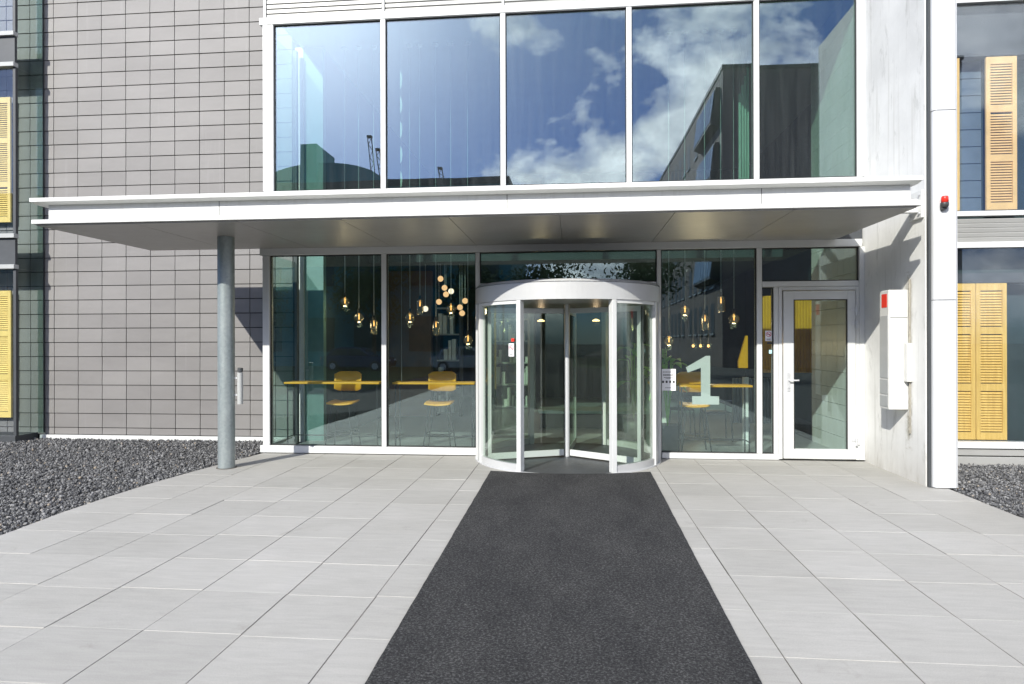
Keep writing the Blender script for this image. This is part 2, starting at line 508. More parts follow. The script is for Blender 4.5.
# more cloud towards +x, clear towards the sun
bias = math_n(nt, 'MULTIPLY_ADD', sep.outputs['X'], 0.75, 0.062)
bias = math_n(nt, 'MAXIMUM', math_n(nt, 'MINIMUM', bias, 0.088), -0.25)
clb = math_n(nt, 'ADD', cl, bias)
mask = ramp(nt, clb, [(0.53, (0, 0, 0)), (0.575, (0.45, 0.45, 0.45)), (0.66, (1, 1, 1))])
up = ramp(nt, sep.outputs['Z'], [(0.0, (0, 0, 0)), (0.06, (1, 1, 1))])
mask = math_n(nt, 'MULTIPLY', mask, up)
body = noise(nt, mp.outputs[0], 8.5, 9, 0.62, 0.3)
ccol = ramp(nt, body, [(0.32, (8.0, 8.6, 10.2)), (0.66, (27.0, 27.0, 27.5))])
# whitish aureole round the sun (haze in the air)
dt = N(nt, 'ShaderNodeVectorMath', operation='DOT_PRODUCT'); nt.links.new(nrm.outputs[0], dt.inputs[0]); dt.inputs[1].default_value = tuple(to_sun)
dp = math_n(nt, 'MAXIMUM', dt.outputs['Value'], 0.0)
au = math_n(nt, 'ADD', math_n(nt, 'MULTIPLY', math_n(nt, 'POWER', dp, 45.0), 24.0), math_n(nt, 'MULTIPLY', math_n(nt, 'POWER', dp, 12.0), 6.0))
auc = mixc(nt, 1.0, (1.0, 0.97, 0.96), au, 'MULTIPLY')
deep = mixc(nt, 1.0, sky.outputs[0], (0.44, 0.64, 1.16), 'MULTIPLY')
tot = mixc(nt, 1.0, mixc(nt, mask, deep, ccol), auc, 'ADD')
nt.links.new(tot, bg.inputs[0])
bg.inputs[1].default_value = 0.10
nt.links.new(bg.outputs[0], wo.inputs[0])

scene.view_settings.view_transform = 'Standard'
scene.view_settings.look = 'None'
scene.view_settings.gamma = 1
scene.view_settings.exposure = 0.42
scene.render.engine = 'CYCLES'
cy = scene.cycles
cy.use_denoising = True
try:
    cy.denoiser = 'OPENIMAGEDENOISE'
except Exception:
    pass
cy.max_bounces = 10; cy.diffuse_bounces = 3; cy.glossy_bounces = 5; cy.transmission_bounces = 4
cy.transparent_max_bounces = 24
cy.caustics_reflective = False; cy.caustics_refractive = False
cy.sample_clamp_indirect = 6.0

# ------------------------------------------------------------------ ground
g = MB().box(-400, 400, -400, 400, -0.40, -0.09)
tag(g.build('ground', M['asphalt']), kind='structure')
g = MB().box(-60, -7.5, -26, -4.0, -0.088, -0.06)
tag(g.build('lawn', M['lawn']), kind='structure')

# paving: one slab per grid cell, dark joints between columns, pale ones between rows
EDGE = [(-6, -4.80), (3.0, -4.80), (5.0, -4.83), (6.0, -4.92), (7.0, -4.89), (7.6, -4.82), (8.2, -4.73), (9.2, -4.56), (9.4, -4.55)]
def left_edge(y):
    for (y0, x0), (y1, x1) in zip(EDGE, EDGE[1:]):
        if y0 <= y <= y1:
            return x0 + (x1 - x0) * (y - y0) / (y1 - y0)
    return -4.80
P = 0.5855
cols = [-1.262 + P * k for k in range(-6, 10)]
cols[0] = None
pv = MB()
row0 = 4.048
for ci in range(len(cols) - 1):
    a = cols[ci]; b = cols[ci + 1]
    if a is not None and a > 3.9: continue
    if b > 3.9: b = 4.12
    stag = random.uniform(-0.02, 0.02)
    ga = random.uniform(0.0012, 0.0045)
    for k in range(-17, 10):
        y0 = row0 + stag + k * 0.592 + random.uniform(-0.003, 0.003); y1 = row0 + stag + (k + 1) * 0.592 - 0.0022
        y1 = min(y1, 9.19)
        if y0 > 9.1: continue
        dz = random.uniform(-0.0016, 0.0016)
        if a is None:
            pv.prism([(left_edge(y0), y0), (b - ga, y0), (b - ga, y1), (left_edge(y1), y1)], 'z', -0.05, dz)
        else:
            pv.box(a + ga + random.uniform(-0.001, 0.0022), b - ga - random.uniform(-0.001, 0.0022), y0, y1, -0.05, dz)
pvo = pv.build('paving', M['slab'], bevel=0.002, seg=1)
tag(pvo, kind='structure')
jb = MB().box(-4.50, 4.05, -6, 9.18, -0.06, -0.006)
jb.build('joint_bed', M['joint_light'], pvo)
jd = MB()
for c in cols[1:]:
    if c < 3.9: jd.box(c - 0.005, c + 0.005, -6, 9.17, -0.05, -0.0035)
jd.build('joint_line', M['joint_dark'], pvo)
# inside the building the floor carries on
tag(MB().box(-4.40, 3.9, 9.26, 19.0, -0.06, 0.0).build('lobby_floor', M['lobby_floor']), kind='structure')

# gravel beds with real stones
def stones(name, inside, bounds, n, smin, smax, label, lift=0.0):
    x0, x1, y0, y1 = bounds
    ico_t = (1 + 5 ** 0.5) / 2
    base = np.array([(-1, ico_t, 0), (1, ico_t, 0), (-1, -ico_t, 0), (1, -ico_t, 0), (0, -1, ico_t), (0, 1, ico_t), (0, -1, -ico_t), (0, 1, -ico_t), (ico_t, 0, -1), (ico_t, 0, 1), (-ico_t, 0, -1), (-ico_t, 0, 1)]) / 1.9
    tri = np.array([(0, 11, 5), (0, 5, 1), (0, 1, 7), (0, 7, 10), (0, 10, 11), (1, 5, 9), (5, 11, 4), (11, 10, 2), (10, 7, 6), (7, 1, 8), (3, 9, 4), (3, 4, 2), (3, 2, 6), (3, 6, 8), (3, 8, 9), (4, 9, 5), (2, 4, 11), (6, 2, 10), (8, 6, 7), (9, 8, 1)])
    pts = rng.uniform((x0, y0), (x1, y1), (n, 2))
    keep = np.array([inside(x, y) for x, y in pts]); pts = pts[keep]
    n = len(pts)
    v = base[None] * rng.uniform(0.72, 1.25, (n, 12, 1))
    v = v * rng.uniform(0.55, 1.15, (n, 1, 3))
    q = rng.normal(size=(n, 4)); q /= np.linalg.norm(q, axis=1, keepdims=True)
    w, x, y, z = q.T
    R = np.stack([1 - 2 * (y * y + z * z), 2 * (x * y - z * w), 2 * (x * z + y * w), 2 * (x * y + z * w), 1 - 2 * (x * x + z * z), 2 * (y * z - x * w), 2 * (x * z - y * w), 2 * (y * z + x * w), 1 - 2 * (x * x + y * y)], 1).reshape(n, 3, 3)
    v = np.einsum('nij,nkj->nki', R, v)
    v *= ((smin + (smax * 1.15 - smin) * rng.uniform(0, 1, n) ** 1.8) * 0.5)[:, None, None]
    zz = rng.uniform(-0.035, 0.006, n)
    if lift:
        out_ = np.array([x > left_edge(y) - 0.018 for x, y in pts]); zz = np.where(out_, 0.006, zz)
    pos = np.column_stack([pts, zz])
    v += pos[:, None, :]
    me = bpy.data.meshes.new(name)
    f = (tri[None] + (np.arange(n) * 12)[:, None, None]).reshape(-1)
    me.vertices.add(n * 12); me.vertices.foreach_set('co', v.reshape(-1))
    me.loops.add(len(f)); me.loops.foreach_set('vertex_index', f.astype(np.int32))
    nf = n * 20
    me.polygons.add(nf); me.polygons.foreach_set('loop_start', np.arange(nf, dtype=np.int32) * 3)
    me.update(calc_edges=True)
    at = me.attributes.new('tone', 'FLOAT', 'POINT')
    at.data.foreach_set('value', np.repeat(rng.uniform(0, 1, n), 12))
    me.materials.append(M['gravel'])
    o = bpy.data.objects.new(name, me); COL.objects.link(o)
    tag(o, label, None, None, 'stuff')
    return o
def in_left(x, y):
    e = x - left_edge(y) + 0.018
    if e > 0: return False
    if y > 9.0 and x > -4.62: return False
    return x > -0.98 * y - 1.6
gl = stones('gravel', in_left, (-11.0, -4.2, 2.2, 10.30), 120000, 0.015, 0.038, 'dark crushed stone gravel between the paving and the tiled wall', 1.0)
gr = stones('gravel', lambda x, y: x > 4.15 and x < 0.72 * y + 0.8 and y < 9.1, (4.15, 8.0, 4.6, 9.1), 42000, 0.014, 0.034, 'dark crushed stone gravel below the yellow shutters at the right')
bed = MB().box(-40, -4.82, -4.0, 10.33, -0.087, -0.028).box(4.125, 40, -4.0, 9.12, -0.087, -0.028)
tag(bed.build('gravel_ground', M['gravel_bed']), kind='structure')

# entrance mat
mt = MB()
arcp = []
for i in range(9):
    x = -1.03 + 1.985 * i / 8
    arcp.append((x, 8.075 + 0.10 * (i / 8) - 0.16 * (1 - ((i - 4) / 4) ** 2)))
poly = [(-0.955, -0.5), (0.835, -0.5)] + arcp[::-1]
def rough(p0, p1, n):
    return [(p0[0] + (p1[0] - p0[0]) * k / n + random.uniform(-0.002, 0.002), p0[1] + (p1[1] - p0[1]) * k / n) for k in range(n)]
arcp[0] = (-1.035, 8.07); arcp[-1] = (0.955, 8.175)
poly = rough(arcp[0], (-0.955, -0.5), 90) + rough((0.835, -0.5), (0.955, 8.175), 90) + [(x, y + random.uniform(-0.006, 0.006)) for x, y in arcp[::-1]][:-1]
mt.prism(poly, 'z', 0.003, 0.017)
tag(mt.build('entrance_mat', M['mat'], bevel=0.004), 'long charcoal entrance mat running up to the revolving door', 'mat')

# ------------------------------------------------------------------ tiled wall
tw = MB()
tx = [-4.615] + [-4.9175 - 0.4385 * k for k in range(0, 14)]
for i in range(len(tx) - 1):
    for k in range(-1, 37):
        z0 = 0.184 + 0.2422 * k + 0.0095; z1 = 0.184 + 0.2422 * (k + 1) - 0.003
        if k == -1: z0 = 0.075
        yj = random.uniform(-0.002, 0.002)
        x0 = tx[i + 1] + 0.0055; x1 = tx[i] - 0.0055
        if x0 < -10.9: continue
        # lapped tile: top edge sits further back than the lower edge
        tw.prism([(TW - 0.0065 + yj + random.uniform(-0.0012, 0.0012), z0), (TW + 0.02, z0), (TW + 0.02, z1), (TW + yj, z1)], 'x', x0, x1)
wl = thing('tiled_wall', 'tall grey tiled facade wall with thin dark joints, left of the glass front', 'wall', (-7.3, TW, 0))
tw.build('tile_cladding', M['tile'], wl)
MB().box(-11, -4.615, TW + 0.021, TW + 0.3, -0.1, 9.1).build('backing', M['tile_back'], wl)
MB().box(-9.10, -4.6, TW - 0.045, TW + 0.02, -0.05, 0.062).build('plinth', M['white_alu'], wl, 0.004)

# ------------------------------------------------------------------ upper glazing
fr = M['white_alu']
ux = [-4.475, -2.735, -0.985, 0.79, 2.52, 3.86]
ug = thing('upper_window_wall', 'large five pane upper window above the white canopy reflecting blue sky and clouds', 'window', (-0.3, D, 3.3))
MB().box(-4.60, 3.92, D - 0.03, D + 0.08, 6.32, 6.42).build('top_rail', fr, ug, 0.005)
MB().box(-4.535, 3.92, D - 0.02, D + 0.08, 3.42, 3.86).build('bottom_rail', fr, ug, 0.005)
for i, x in enumerate(ux):
    w = 0.075 if i in (0, 5) else 0.036
    MB().box(x - w if i != 5 else x - 0.02, x + w if i else x + 0.085, D - 0.022, D + 0.10, 3.863, 6.317).build('mullion', fr, ug, 0.004)
for a, b in zip(ux, ux[1:]):
    p = MB().box(a + 0.04, b - 0.018, D + 0.022, D + 0.034, 3.864, 6.316).build('pane', M['glass_up'], ug)
    p.rotation_euler = (random.uniform(-0.0016, 0.0016), 0, random.uniform(-0.0016, 0.0016)); cpx = Vector(((a + b) / 2, D + 0.028, 5.09)) - Vector(ug.location); p.location = cpx - (p.rotation_euler.to_matrix() @ cpx)
    gk = MB()
    x0 = a + 0.086 if a == ux[0] else a + 0.036; x1 = b - 0.036 if b != ux[-1] else b - 0.02
    gk.box(x0, x0 + 0.012, D + 0.004, D + 0.02, 3.862, 6.316).box(x1 - 0.012, x1, D + 0.004, D + 0.02, 3.862, 6.316)
    gk.box(x0 + 0.012, x1 - 0.012, D + 0.004, D + 0.02, 6.302, 6.316).box(x0 + 0.012, x1 - 0.012, D + 0.004, D + 0.02, 3.862, 3.874)
    gk.build('gasket', M['dark_rubber'], p)
# side return of the glass box
sg = MB().box(-4.545, -4.535, D + 0.12, TW - 0.10, 3.87, 6.31).build('pane', M['glass_side'], ug)

# ribbed cladding band over the window
rc = thing('facade_cladding', 'pale ribbed metal cladding strip above the upper window', 'cladding', (-0.3, D, 6.43))
rb = MB()
segs = [(-4.50, -2.765), (-2.705, -1.005), (-0.965, 0.77), (0.81, 2.50), (2.54, 3.92)]
for a, b in segs:
    prof = [(D + 0.06, 6.42)]
    z = 6.425
    while z < 9.0:
        prof += [(D + 0.014, z + 0.006), (D + 0.014, z + 0.052), (D + 0.034, z + 0.056), (D + 0.034, z + 0.068)]
        z += 0.072
    prof += [(D + 0.06, z)]
    rb.prism(prof, 'x', a, b)
rb.build('ribbed_sheet', M['clad'], rc)
for x in (-4.53, -2.735, -0.985, 0.79, 2.52):
    MB().box(x - 0.018, x + 0.018, D - 0.004, D + 0.05, 6.423, 9.0).build('joint_strip', fr, rc, 0.003)

# ------------------------------------------------------------------ lower glazing
lg = thing('lower_window_wall', 'white framed ground floor glazing under the canopy, either side of the revolving door', 'window', (-0.3, D, 0))
MB().box(-4.60, 3.90, D - 0.035, D + 0.09, 2.915, 3.015).build('top_rail', fr, lg, 0.006)
MB().box(-4.60, -1.235, D - 0.035, D + 0.09, 0.012, 0.115).build('bottom_rail', fr, lg, 0.005)
MB().box(1.225, 2.805, D - 0.035, D + 0.09, 0.008, 0.085).build('bottom_rail', fr, lg, 0.005)
for x0, x1, z0 in ((-4.56, -4.455, 0.118), (-2.765, -2.695, 0.118), (-1.385, -1.325, 0.118), (1.165, 1.222, 0.088), (2.515, 2.585, 0.088), (2.74, 2.80, 0.088)):
    zt = 2.912 if x0 < 2.7 else 2.372
    MB().box(x0, x1, D - 0.025, D + 0.10, z0, zt).build('mullion', fr, lg, 0.004)
MB().box(2.588, 3.86, D - 0.025, D + 0.09, 2.376, 2.452).build('transom', fr, lg, 0.004)
MB().box(3.862, 3.93, D - 0.03, D + 0.10, 0.02, 2.912).build('mullion', fr, lg, 0.004)
MB().box(-1.322, 1.162, D + 0.0, D + 0.07, 2.40, 2.47).build('transom', M['silver'], lg, 0.004)
def pane(x0, x1, z0, z1, mat='glass_low', gas=True):
    p = MB().box(x0 - 0.006, x1 + 0.006, D + 0.03, D + 0.042, z0 - 0.006, z1 + 0.006).build('pane', M[mat], lg)
    if gas:
        gk = MB().box(x0, x0 + 0.012, D + 0.006, D + 0.028, z0, z1).box(x1 - 0.012, x1, D + 0.006, D + 0.028, z0, z1)
        gk.box(x0 + 0.012, x1 - 0.012, D + 0.006, D + 0.028, z1 - 0.014, z1).box(x0 + 0.012, x1 - 0.012, D + 0.006, D + 0.028, z0, z0 + 0.01)
        gk.build('gasket', M['dark_rubber'], p)
    return p
pane(-4.455, -2.765, 0.118, 2.912)
pane(-2.695, -1.385, 0.118, 2.912)
pane(-1.325, 1.165, 2.473, 2.912)
pane(1.222, 2.515, 0.088, 2.912)
pane(2.588, 3.86, 2.455, 2.912)
pane(2.588, 2.74, 0.088, 2.372)
MB().box(-4.545, -4.535, D + 0.12, TW - 0.10, 0.12, 2.95).build('side_pane', M['glass_side'], lg)
MB().box(-4.56, -4.50, TW - 0.10, TW - 0.02, 0.0, 6.42).build('corner_post', M['dark_grey'], lg)
MB().box(-4.56, -4.50, D + 0.10, TW - 0.1, -0.02, 0.115).build('side_sill', fr, lg)
MB().box(-4.56, 3.92, D + 0.02, D + 0.12, 3.02, 3.415).build('spandrel', M['dark_grey'], lg)

# printed things on the panes (each a thing of its own)
def slab_one():
    z0, z1 = 0.752, 1.430
    x0, x1 = 1.600, 2.022
    st0, st1 = 1.775, 1.902
    pts = [(x0 + 0.055, z0), (x1, z0), (x1, z0 + 0.115), (st1, z0 + 0.115), (st1, z1), (st0 + 0.07, z1), (x0 - 0.03, z1 - 0.16), (x0 - 0.005, z1 - 0.235), (st0, z1 - 0.165), (st0, z0 + 0.115), (x0 + 0.055, z0 + 0.115)]
    b = MB(); b.prism(pts, 'y', D + 0.045, D + 0.048)
    return b
tag(slab_one().build('house_number', M['frost']), 'large frosted white number 1 on the glass right of the revolving door', 'number')

nt_ = thing('paper_notice', 'white paper notice taped to the glass beside the number 1', 'notice', (1.325, D + 0.02, 1.1))
MB().box(1.226, 1.428, D + 0.022, D + 0.0245, 0.945, 1.248).build('sheet', M['paper'], nt_)
tx_ = MB()
for k in range(4):
    cx = 1.253 + 0.049 * k
    tx_.box(cx - 0.013, cx + 0.013, D + 0.0195, D + 0.0215, 1.052, 1.083)
for zz, a, b in ((1.205, 1.25, 1.38), (1.167, 1.255, 1.395), (1.160, 1.255, 1.395), (1.128, 1.265, 1.385), (1.118, 1.29, 1.36), (0.985, 1.28, 1.37)):
    x = a
    while x < b:
        L = random.uniform(0.008, 0.022)
        tx_.box(x, min(x + L, b), D + 0.0195, D + 0.0215, zz - 0.004, zz + 0.004)
        x += L + 0.005
tx_.build('print', M['ink'], nt_)

def no_smoking(label, cx, cy, cz, w, h, ang=0.0, c=None):
    t = thing('no_smoking_sign', label, 'sign', (cx, cy, cz))
    def place(b):
        if ang: b.rot(0, ang, (cx, cy))
        return b
    place(MB().box(cx - w / 2, cx + w / 2, cy - 0.0015, cy + 0.0015, cz - h / 2, cz + h / 2)).build('plate', M['paper'], t)
    r = w * 0.40; zc = cz + h * 0.16
    ring = MB(); n = 28
    for k in range(n):
        a0 = 2 * PI * k / n; a1 = 2 * PI * (k + 1) / n
        pts = [(cx + r * math.cos(a0), zc + r * math.sin(a0)), (cx + r * math.cos(a1), zc + r * math.sin(a1)), (cx + 0.8 * r * math.cos(a1), zc + 0.8 * r * math.sin(a1)), (cx + 0.8 * r * math.cos(a0), zc + 0.8 * r * math.sin(a0))]
        ring.prism(pts, 'y', cy - 0.0045, cy - 0.0025)
    d = r * 0.62; e = r * 0.09
    ring.prism([(cx - d - e, zc + d - e), (cx - d + e, zc + d + e), (cx + d + e, zc - d + e), (cx + d - e, zc - d - e)], 'y', cy - 0.0062, cy - 0.0048)
    place(ring).build('ban_ring', M['red_ink'], t)
    cig = MB().box(cx - r * 0.6, cx + r * 0.55, cy - 0.0035, cy - 0.002, zc - r * 0.12, zc + r * 0.06)
    for k in range(3):
        zz = cz - h * 0.30 - k * h * 0.06
        cig.box(cx - w * 0.3, cx + w * 0.3, cy - 0.0035, cy - 0.002, zz, zz + h * 0.025)
    place(cig).build('print', M['ink'], t)
    return t
no_smoking('no smoking sign on the narrow glass pane left of the hinged door', 2.684, D + 0.025, 1.705, 0.088, 0.142)
tag(MB().box(2.665, 2.733, D + 0.020, D + 0.0275, 1.592, 1.622).build('glass_latch', M['dark_plastic']), 'small dark latch under the no smoking sign beside the hinged door', 'latch')
tag(MB().box(2.690, 2.735, D + 0.0245, D + 0.0275, 1.462, 1.512).build('sticker', M['cyan']), 'tiny pale blue sticker on the glass beside the hinged door', 'sticker')

# ------------------------------------------------------------------ hinged door
hd = thing('glass_door', 'white framed single glass door with lever handle at the right end of the glazing', 'door', (3.33, D, 0))
b = MB()
b.box(2.802, 2.850, D - 0.03, D + 0.06, 0.02, 2.372).box(3.812, 3.86, D - 0.03, D + 0.06, 0.02, 2.372).box(2.850, 3.812, D - 0.03, D + 0.06, 2.325, 2.372)
b.build('door_frame', fr, hd, 0.004)
lf = MB()
lf.box(2.862, 2.995, D - 0.048, D + 0.03, 0.03, 2.315).box(3.70, 3.802, D - 0.048, D + 0.03, 0.03, 2.315)
lf.box(2.995, 3.70, D - 0.048, D + 0.03, 2.20, 2.315).box(2.995, 3.70, D - 0.048, D + 0.03, 0.03, 0.165)
lf.build('leaf', fr, hd, 0.004)
MB().box(2.99, 3.705, D - 0.02, D - 0.008, 0.16, 2.205).build('pane', M['glass_low'], hd)
gk = MB().box(2.995, 3.008, D - 0.042, D - 0.021, 0.165, 2.20).box(3.687, 3.70, D - 0.042, D - 0.021, 0.165, 2.20).box(3.008, 3.687, D - 0.042, D - 0.021, 2.187, 2.20)
gk.build('gasket', M['dark_rubber'], hd)
hb = MB().box(2.905, 2.945, D - 0.06, D - 0.048, 0.95, 1.20)
hb.tube([(2.925, D - 0.06, 1.10), (2.925, D - 0.105, 1.10), (3.045, D - 0.105, 1.10)], 0.011, 10)
hb.tube([(2.925, D - 0.062, 1.0), (2.925, D - 0.075, 1.0)], 0.012, 10)
hb.build('handle', M['silver'], hd, 0.002)
for z in (2.03, 1.85, 0.27):
    q = MB()
    q.tube([(3.806, D - 0.066, z - 0.055), (3.806, D - 0.066, z + 0.055)], 0.014, 10)
    q.box(3.742, 3.80, D - 0.058, D - 0.049, z + 0.004, z + 0.044).box(3.812, 3.852, D - 0.050, D - 0.032, z - 0.045, z - 0.004)
    q.build('hinge', M['silver'], hd, 0.002)

# ------------------------------------------------------------------ revolving door
C = (-0.085, D)
RO = 1.245
M['drum_silver'] = simple('brushed_light_alu', (0.50, 0.505, 0.505), 0.36, 0.12, 0.05, 2.5, 0.03)
rd = thing('revolving_door', 'three wing revolving door with curved glass sides and white drum canopy', 'revolving door', (C[0], C[1], 0))
A = math.radians
# canopy drum: fascia, slanted top lip, ceiling disc
b = MB().arc(C, 1.20, 1.29, A(180), A(360), 2.155, 2.362, 64)
b.arc(C, 1.10, 1.275, A(180), A(360), 2.362, 2.372, 64)
b.build('drum_fascia', M['drum_silver'], rd)
lip = MB(); n = 64; vs = []; fs = []
for i in range(n + 1):
    a = A(180) + PI * i / n
    for r, z in ((1.288, 2.374), (1.268, 2.404), (1.0, 2.406)):
        vs.append((C[0] + r * math.cos(a), C[1] + r * math.sin(a), z))
for i in range(n):
    for k in range(2):
        fs.append((i * 3 + k, (i + 1) * 3 + k, (i + 1) * 3 + k + 1, i * 3 + k + 1))
lip._add(vs, fs, True)
lip.build('drum_lip', M['drum_silver'], rd)
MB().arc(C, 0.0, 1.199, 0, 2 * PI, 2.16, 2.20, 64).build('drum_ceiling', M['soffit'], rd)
MB().arc(C, 1.20, 1.29, A(0), A(180), 2.155, 2.40, 48).build('drum_fascia', M['white_alu'], rd)
MB().arc(C, 0.0, 1.27, 0, 2 * PI, 0.002, 0.010, 64).build('floor_disc', M['dark_grey'], rd)
MB().arc(C, 1.27, 1.30, A(180), A(360), 0.0, 0.016, 64).build('floor_ring', M['silver'], rd)
# curved glass quarters with bottom and top rails
def quarter(a0, a1):
    MB().arc(C, RO - 0.004, RO + 0.004, a0, a1, 0.10, 2.152, 24).build('curved_pane', M['glass_door'], rd)
    MB().arc(C, RO - 0.03, RO + 0.03, a0, a1, 0.012, 0.10, 24).build('bottom_rail', M['drum_silver'], rd)
    MB().arc(C, RO - 0.03, RO + 0.03, a0, a1, 2.11, 2.153, 24).build('top_rail', fr, rd)
quarter(A(205.5), A(241)); quarter(A(299), A(334.5)); quarter(A(18), A(60)); quarter(A(120), A(162))
def post(ang, w=0.035, d=0.055, r=RO, mat='white_alu', z0=0.012, name='post'):
    c2 = (C[0] + r * math.cos(ang), C[1] + r * math.sin(ang))
    q = MB().box(c2[0] - d, c2[0] + d, c2[1] - w, c2[1] + w, z0, 2.153)
    q.rot(0, ang, c2)
    return q.build(name, M[mat], rd, 0.004)
for an in (242.5, 297.5):
    post(A(an), 0.030, 0.045)
for an in (62, 118):
    post(A(an), 0.035, 0.05)
M['frame_grey'] = simple('grey_anodised', (0.40, 0.41, 0.41), 0.35, 0.3, 0.05, 3)
for an, mt_, w_ in ((204.5, 'white_alu', 0.028), (199.5, 'frame_grey', 0.024), (194, 'white_alu', 0.03), (187, 'frame_grey', 0.04), (335.5, 'white_alu', 0.028), (340.5, 'frame_grey', 0.024), (346, 'white_alu', 0.03), (353, 'frame_grey', 0.04)):
    post(A(an), w_, 0.035, RO + (0.012 if mt_ == 'white_alu' else 0.0), mt_, 0.003)
for a0, a1 in ((181, 205), (335, 359)):
    MB().arc(C, RO - 0.022, RO - 0.006, A(a0), A(a1), 0.012, 2.153, 20).build('side_panel', M['silver'], rd)
for an in (177, 3):
    post(A(an), 0.05, 0.05, 1.26, 'silver')
# wings
for an in (203, 326, 84):
    ww = MB(); L0, L1 = 0.055, 1.165
    q = MB().box(C[0] + L0, C[0] + L1, D - 0.016, D + 0.016, 0.030, 0.115); q.rot(0, A(an), C)
    wg = q.build('wing', fr, rd, 0.003)
    q = MB().box(C[0] + L0, C[0] + L1, D - 0.016, D + 0.016, 2.03, 2.10); q.rot(0, A(an), C); q.build('wing_top_rail', M['silver'], wg, 0.003)
    q = MB().box(C[0] + L1 - 0.05, C[0] + L1, D - 0.016, D + 0.016, 0.117, 2.028); q.rot(0, A(an), C); q.build('wing_stile', fr, wg, 0.003)
    q = MB().box(C[0] + L1, C[0] + L1 + 0.035, D - 0.005, D + 0.005, 0.03, 2.10); q.rot(0, A(an), C); q.build('brush_seal', M['dark_rubber'], wg)
    q = MB().box(C[0] + L0, C[0] + L1 - 0.05, D - 0.004, D + 0.004, 0.117, 2.028); q.rot(0, A(an), C); q.build('wing_pane', M['glass_door'], wg)
q = MB().tube([(C[0], D, 0.012), (C[0], D, 2.158)], 0.038, 16); q.build('centre_post', M['silver'], rd)
# sign and sensor on the left curved pane
an = A(236.5); r = RO - 0.010
sx_, sy_ = C[0] + (RO + 0.0065) * math.cos(an), C[1] + (RO + 0.0065) * math.sin(an)
no_smoking('no smoking sign on the curved left pane of the revolving door', sx_, sy_, 1.53, 0.085, 0.165, an + PI / 2)
an2 = A(238)
sn = MB().box(-0.022, 0.022, -0.02, 0.0, -0.02, 0.02)
o = sn.build('alarm_button', M['red'], bevel=0.003)
o.location = (C[0] + (RO + 0.006) * math.cos(an2), C[1] + (RO + 0.006) * math.sin(an2), 1.655); o.rotation_euler = (0, 0, an2 + PI / 2)
tag(o, 'tiny red button above the sign on the revolving door glass', 'button')

# ------------------------------------------------------------------ canopy
cn = thing('entrance_canopy', 'long flat white steel canopy over the entrance with two projecting lips', 'canopy', (-1.35, 8.1, 3.0))
cx0, cx1, cy0, cy1 = -6.29, 3.565, 7.0, 9.165
MB().box(cx0, cx1, cy0, cy1, 3.022, 3.070).build('bottom_lip', M['white_steel'], cn, 0.004)
MB().box(cx0 + 0.125, cx1 - 0.06, cy0 + 0.11, cy1 - 0.02, 3.072, 3.258).build('fascia', M['white_steel'], cn, 0.003)
b = MB()
b.prism([(cy0 - 0.01, 3.276), (cy0 + 0.10, 3.260), (cy1 - 0.02, 3.260), (cy1, 3.276), (cy1, 3.328), (cy0 - 0.01, 3.322)], 'x', cx0 - 0.015, cx1 + 0.005)
b.build('top_lip', M['white_steel'], cn, 0.003)
# soffit panels
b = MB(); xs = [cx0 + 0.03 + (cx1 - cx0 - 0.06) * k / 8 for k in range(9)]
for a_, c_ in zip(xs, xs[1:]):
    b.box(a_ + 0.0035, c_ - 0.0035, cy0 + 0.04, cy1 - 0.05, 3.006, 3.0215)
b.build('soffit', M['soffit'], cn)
# fascia joints
for x in (-4.05, -0.72, 2.0):
    MB().box(x - 0.003, x + 0.003, cy0 + 0.1075, cy0 + 0.112, 3.073, 3.257).build('fascia_joint', M['dark_grey'], cn)
# bracket to the side wall
b = MB().box(3.50, 3.899, 7.75, 7.83, 3.09, 3.24)
b.build('wall_bracket', M['white_steel'], cn, 0.004)
b = MB().box(3.90, 3.928, 7.68, 7.95, 3.02, 3.33)
b.build('bracket_plate', M['white_steel'], cn, 0.004)
for y in (7.71, 7.91):
    for z in (3.07, 3.28):
        MB().tube([(3.898, y, z), (3.88, y, z)], 0.014, 6).build('bolt', M['silver'], cn)

# post
pp = thing('canopy_post', 'round galvanised steel post holding up the left of the canopy', 'post', (-4.50, 8.06, 0))
b = MB().tube([(-4.50, 8.06, 0.0), (-4.50, 8.06, 3.004)], 0.1045, 40); b.build('shaft', M['galv'], pp)
b = MB().tube([(-4.50, 8.06, 0.001), (-4.50, 8.06, 0.008)], 0.125, 40); b.build('collar', M['joint_dark'], pp)
at_ = thing('ashtray_tube', 'slim steel ashtray tube clamped to the round canopy post', 'ashtray', (-4.328, 8.09, 0.83))
b = MB().tube([(-4.328, 8.09, 0.83), (-4.328, 8.09, 1.24)], 0.036, 20); b.build('tube', M['grey_plastic'], at_)
b = MB().tube([(-4.328, 8.09, 1.25), (-4.324, 8.09, 1.30)], 0.034, 20).tube([(-4.328, 8.09, 1.235), (-4.328, 8.09, 1.262)], 0.018, 12); b.build('cap', M['dark_grey'], at_)
for z in (0.95, 1.17):
    MB().box(-4.41, -4.36, 8.07, 8.11, z - 0.012, z + 0.012).build('clamp', M['silver'], at_)

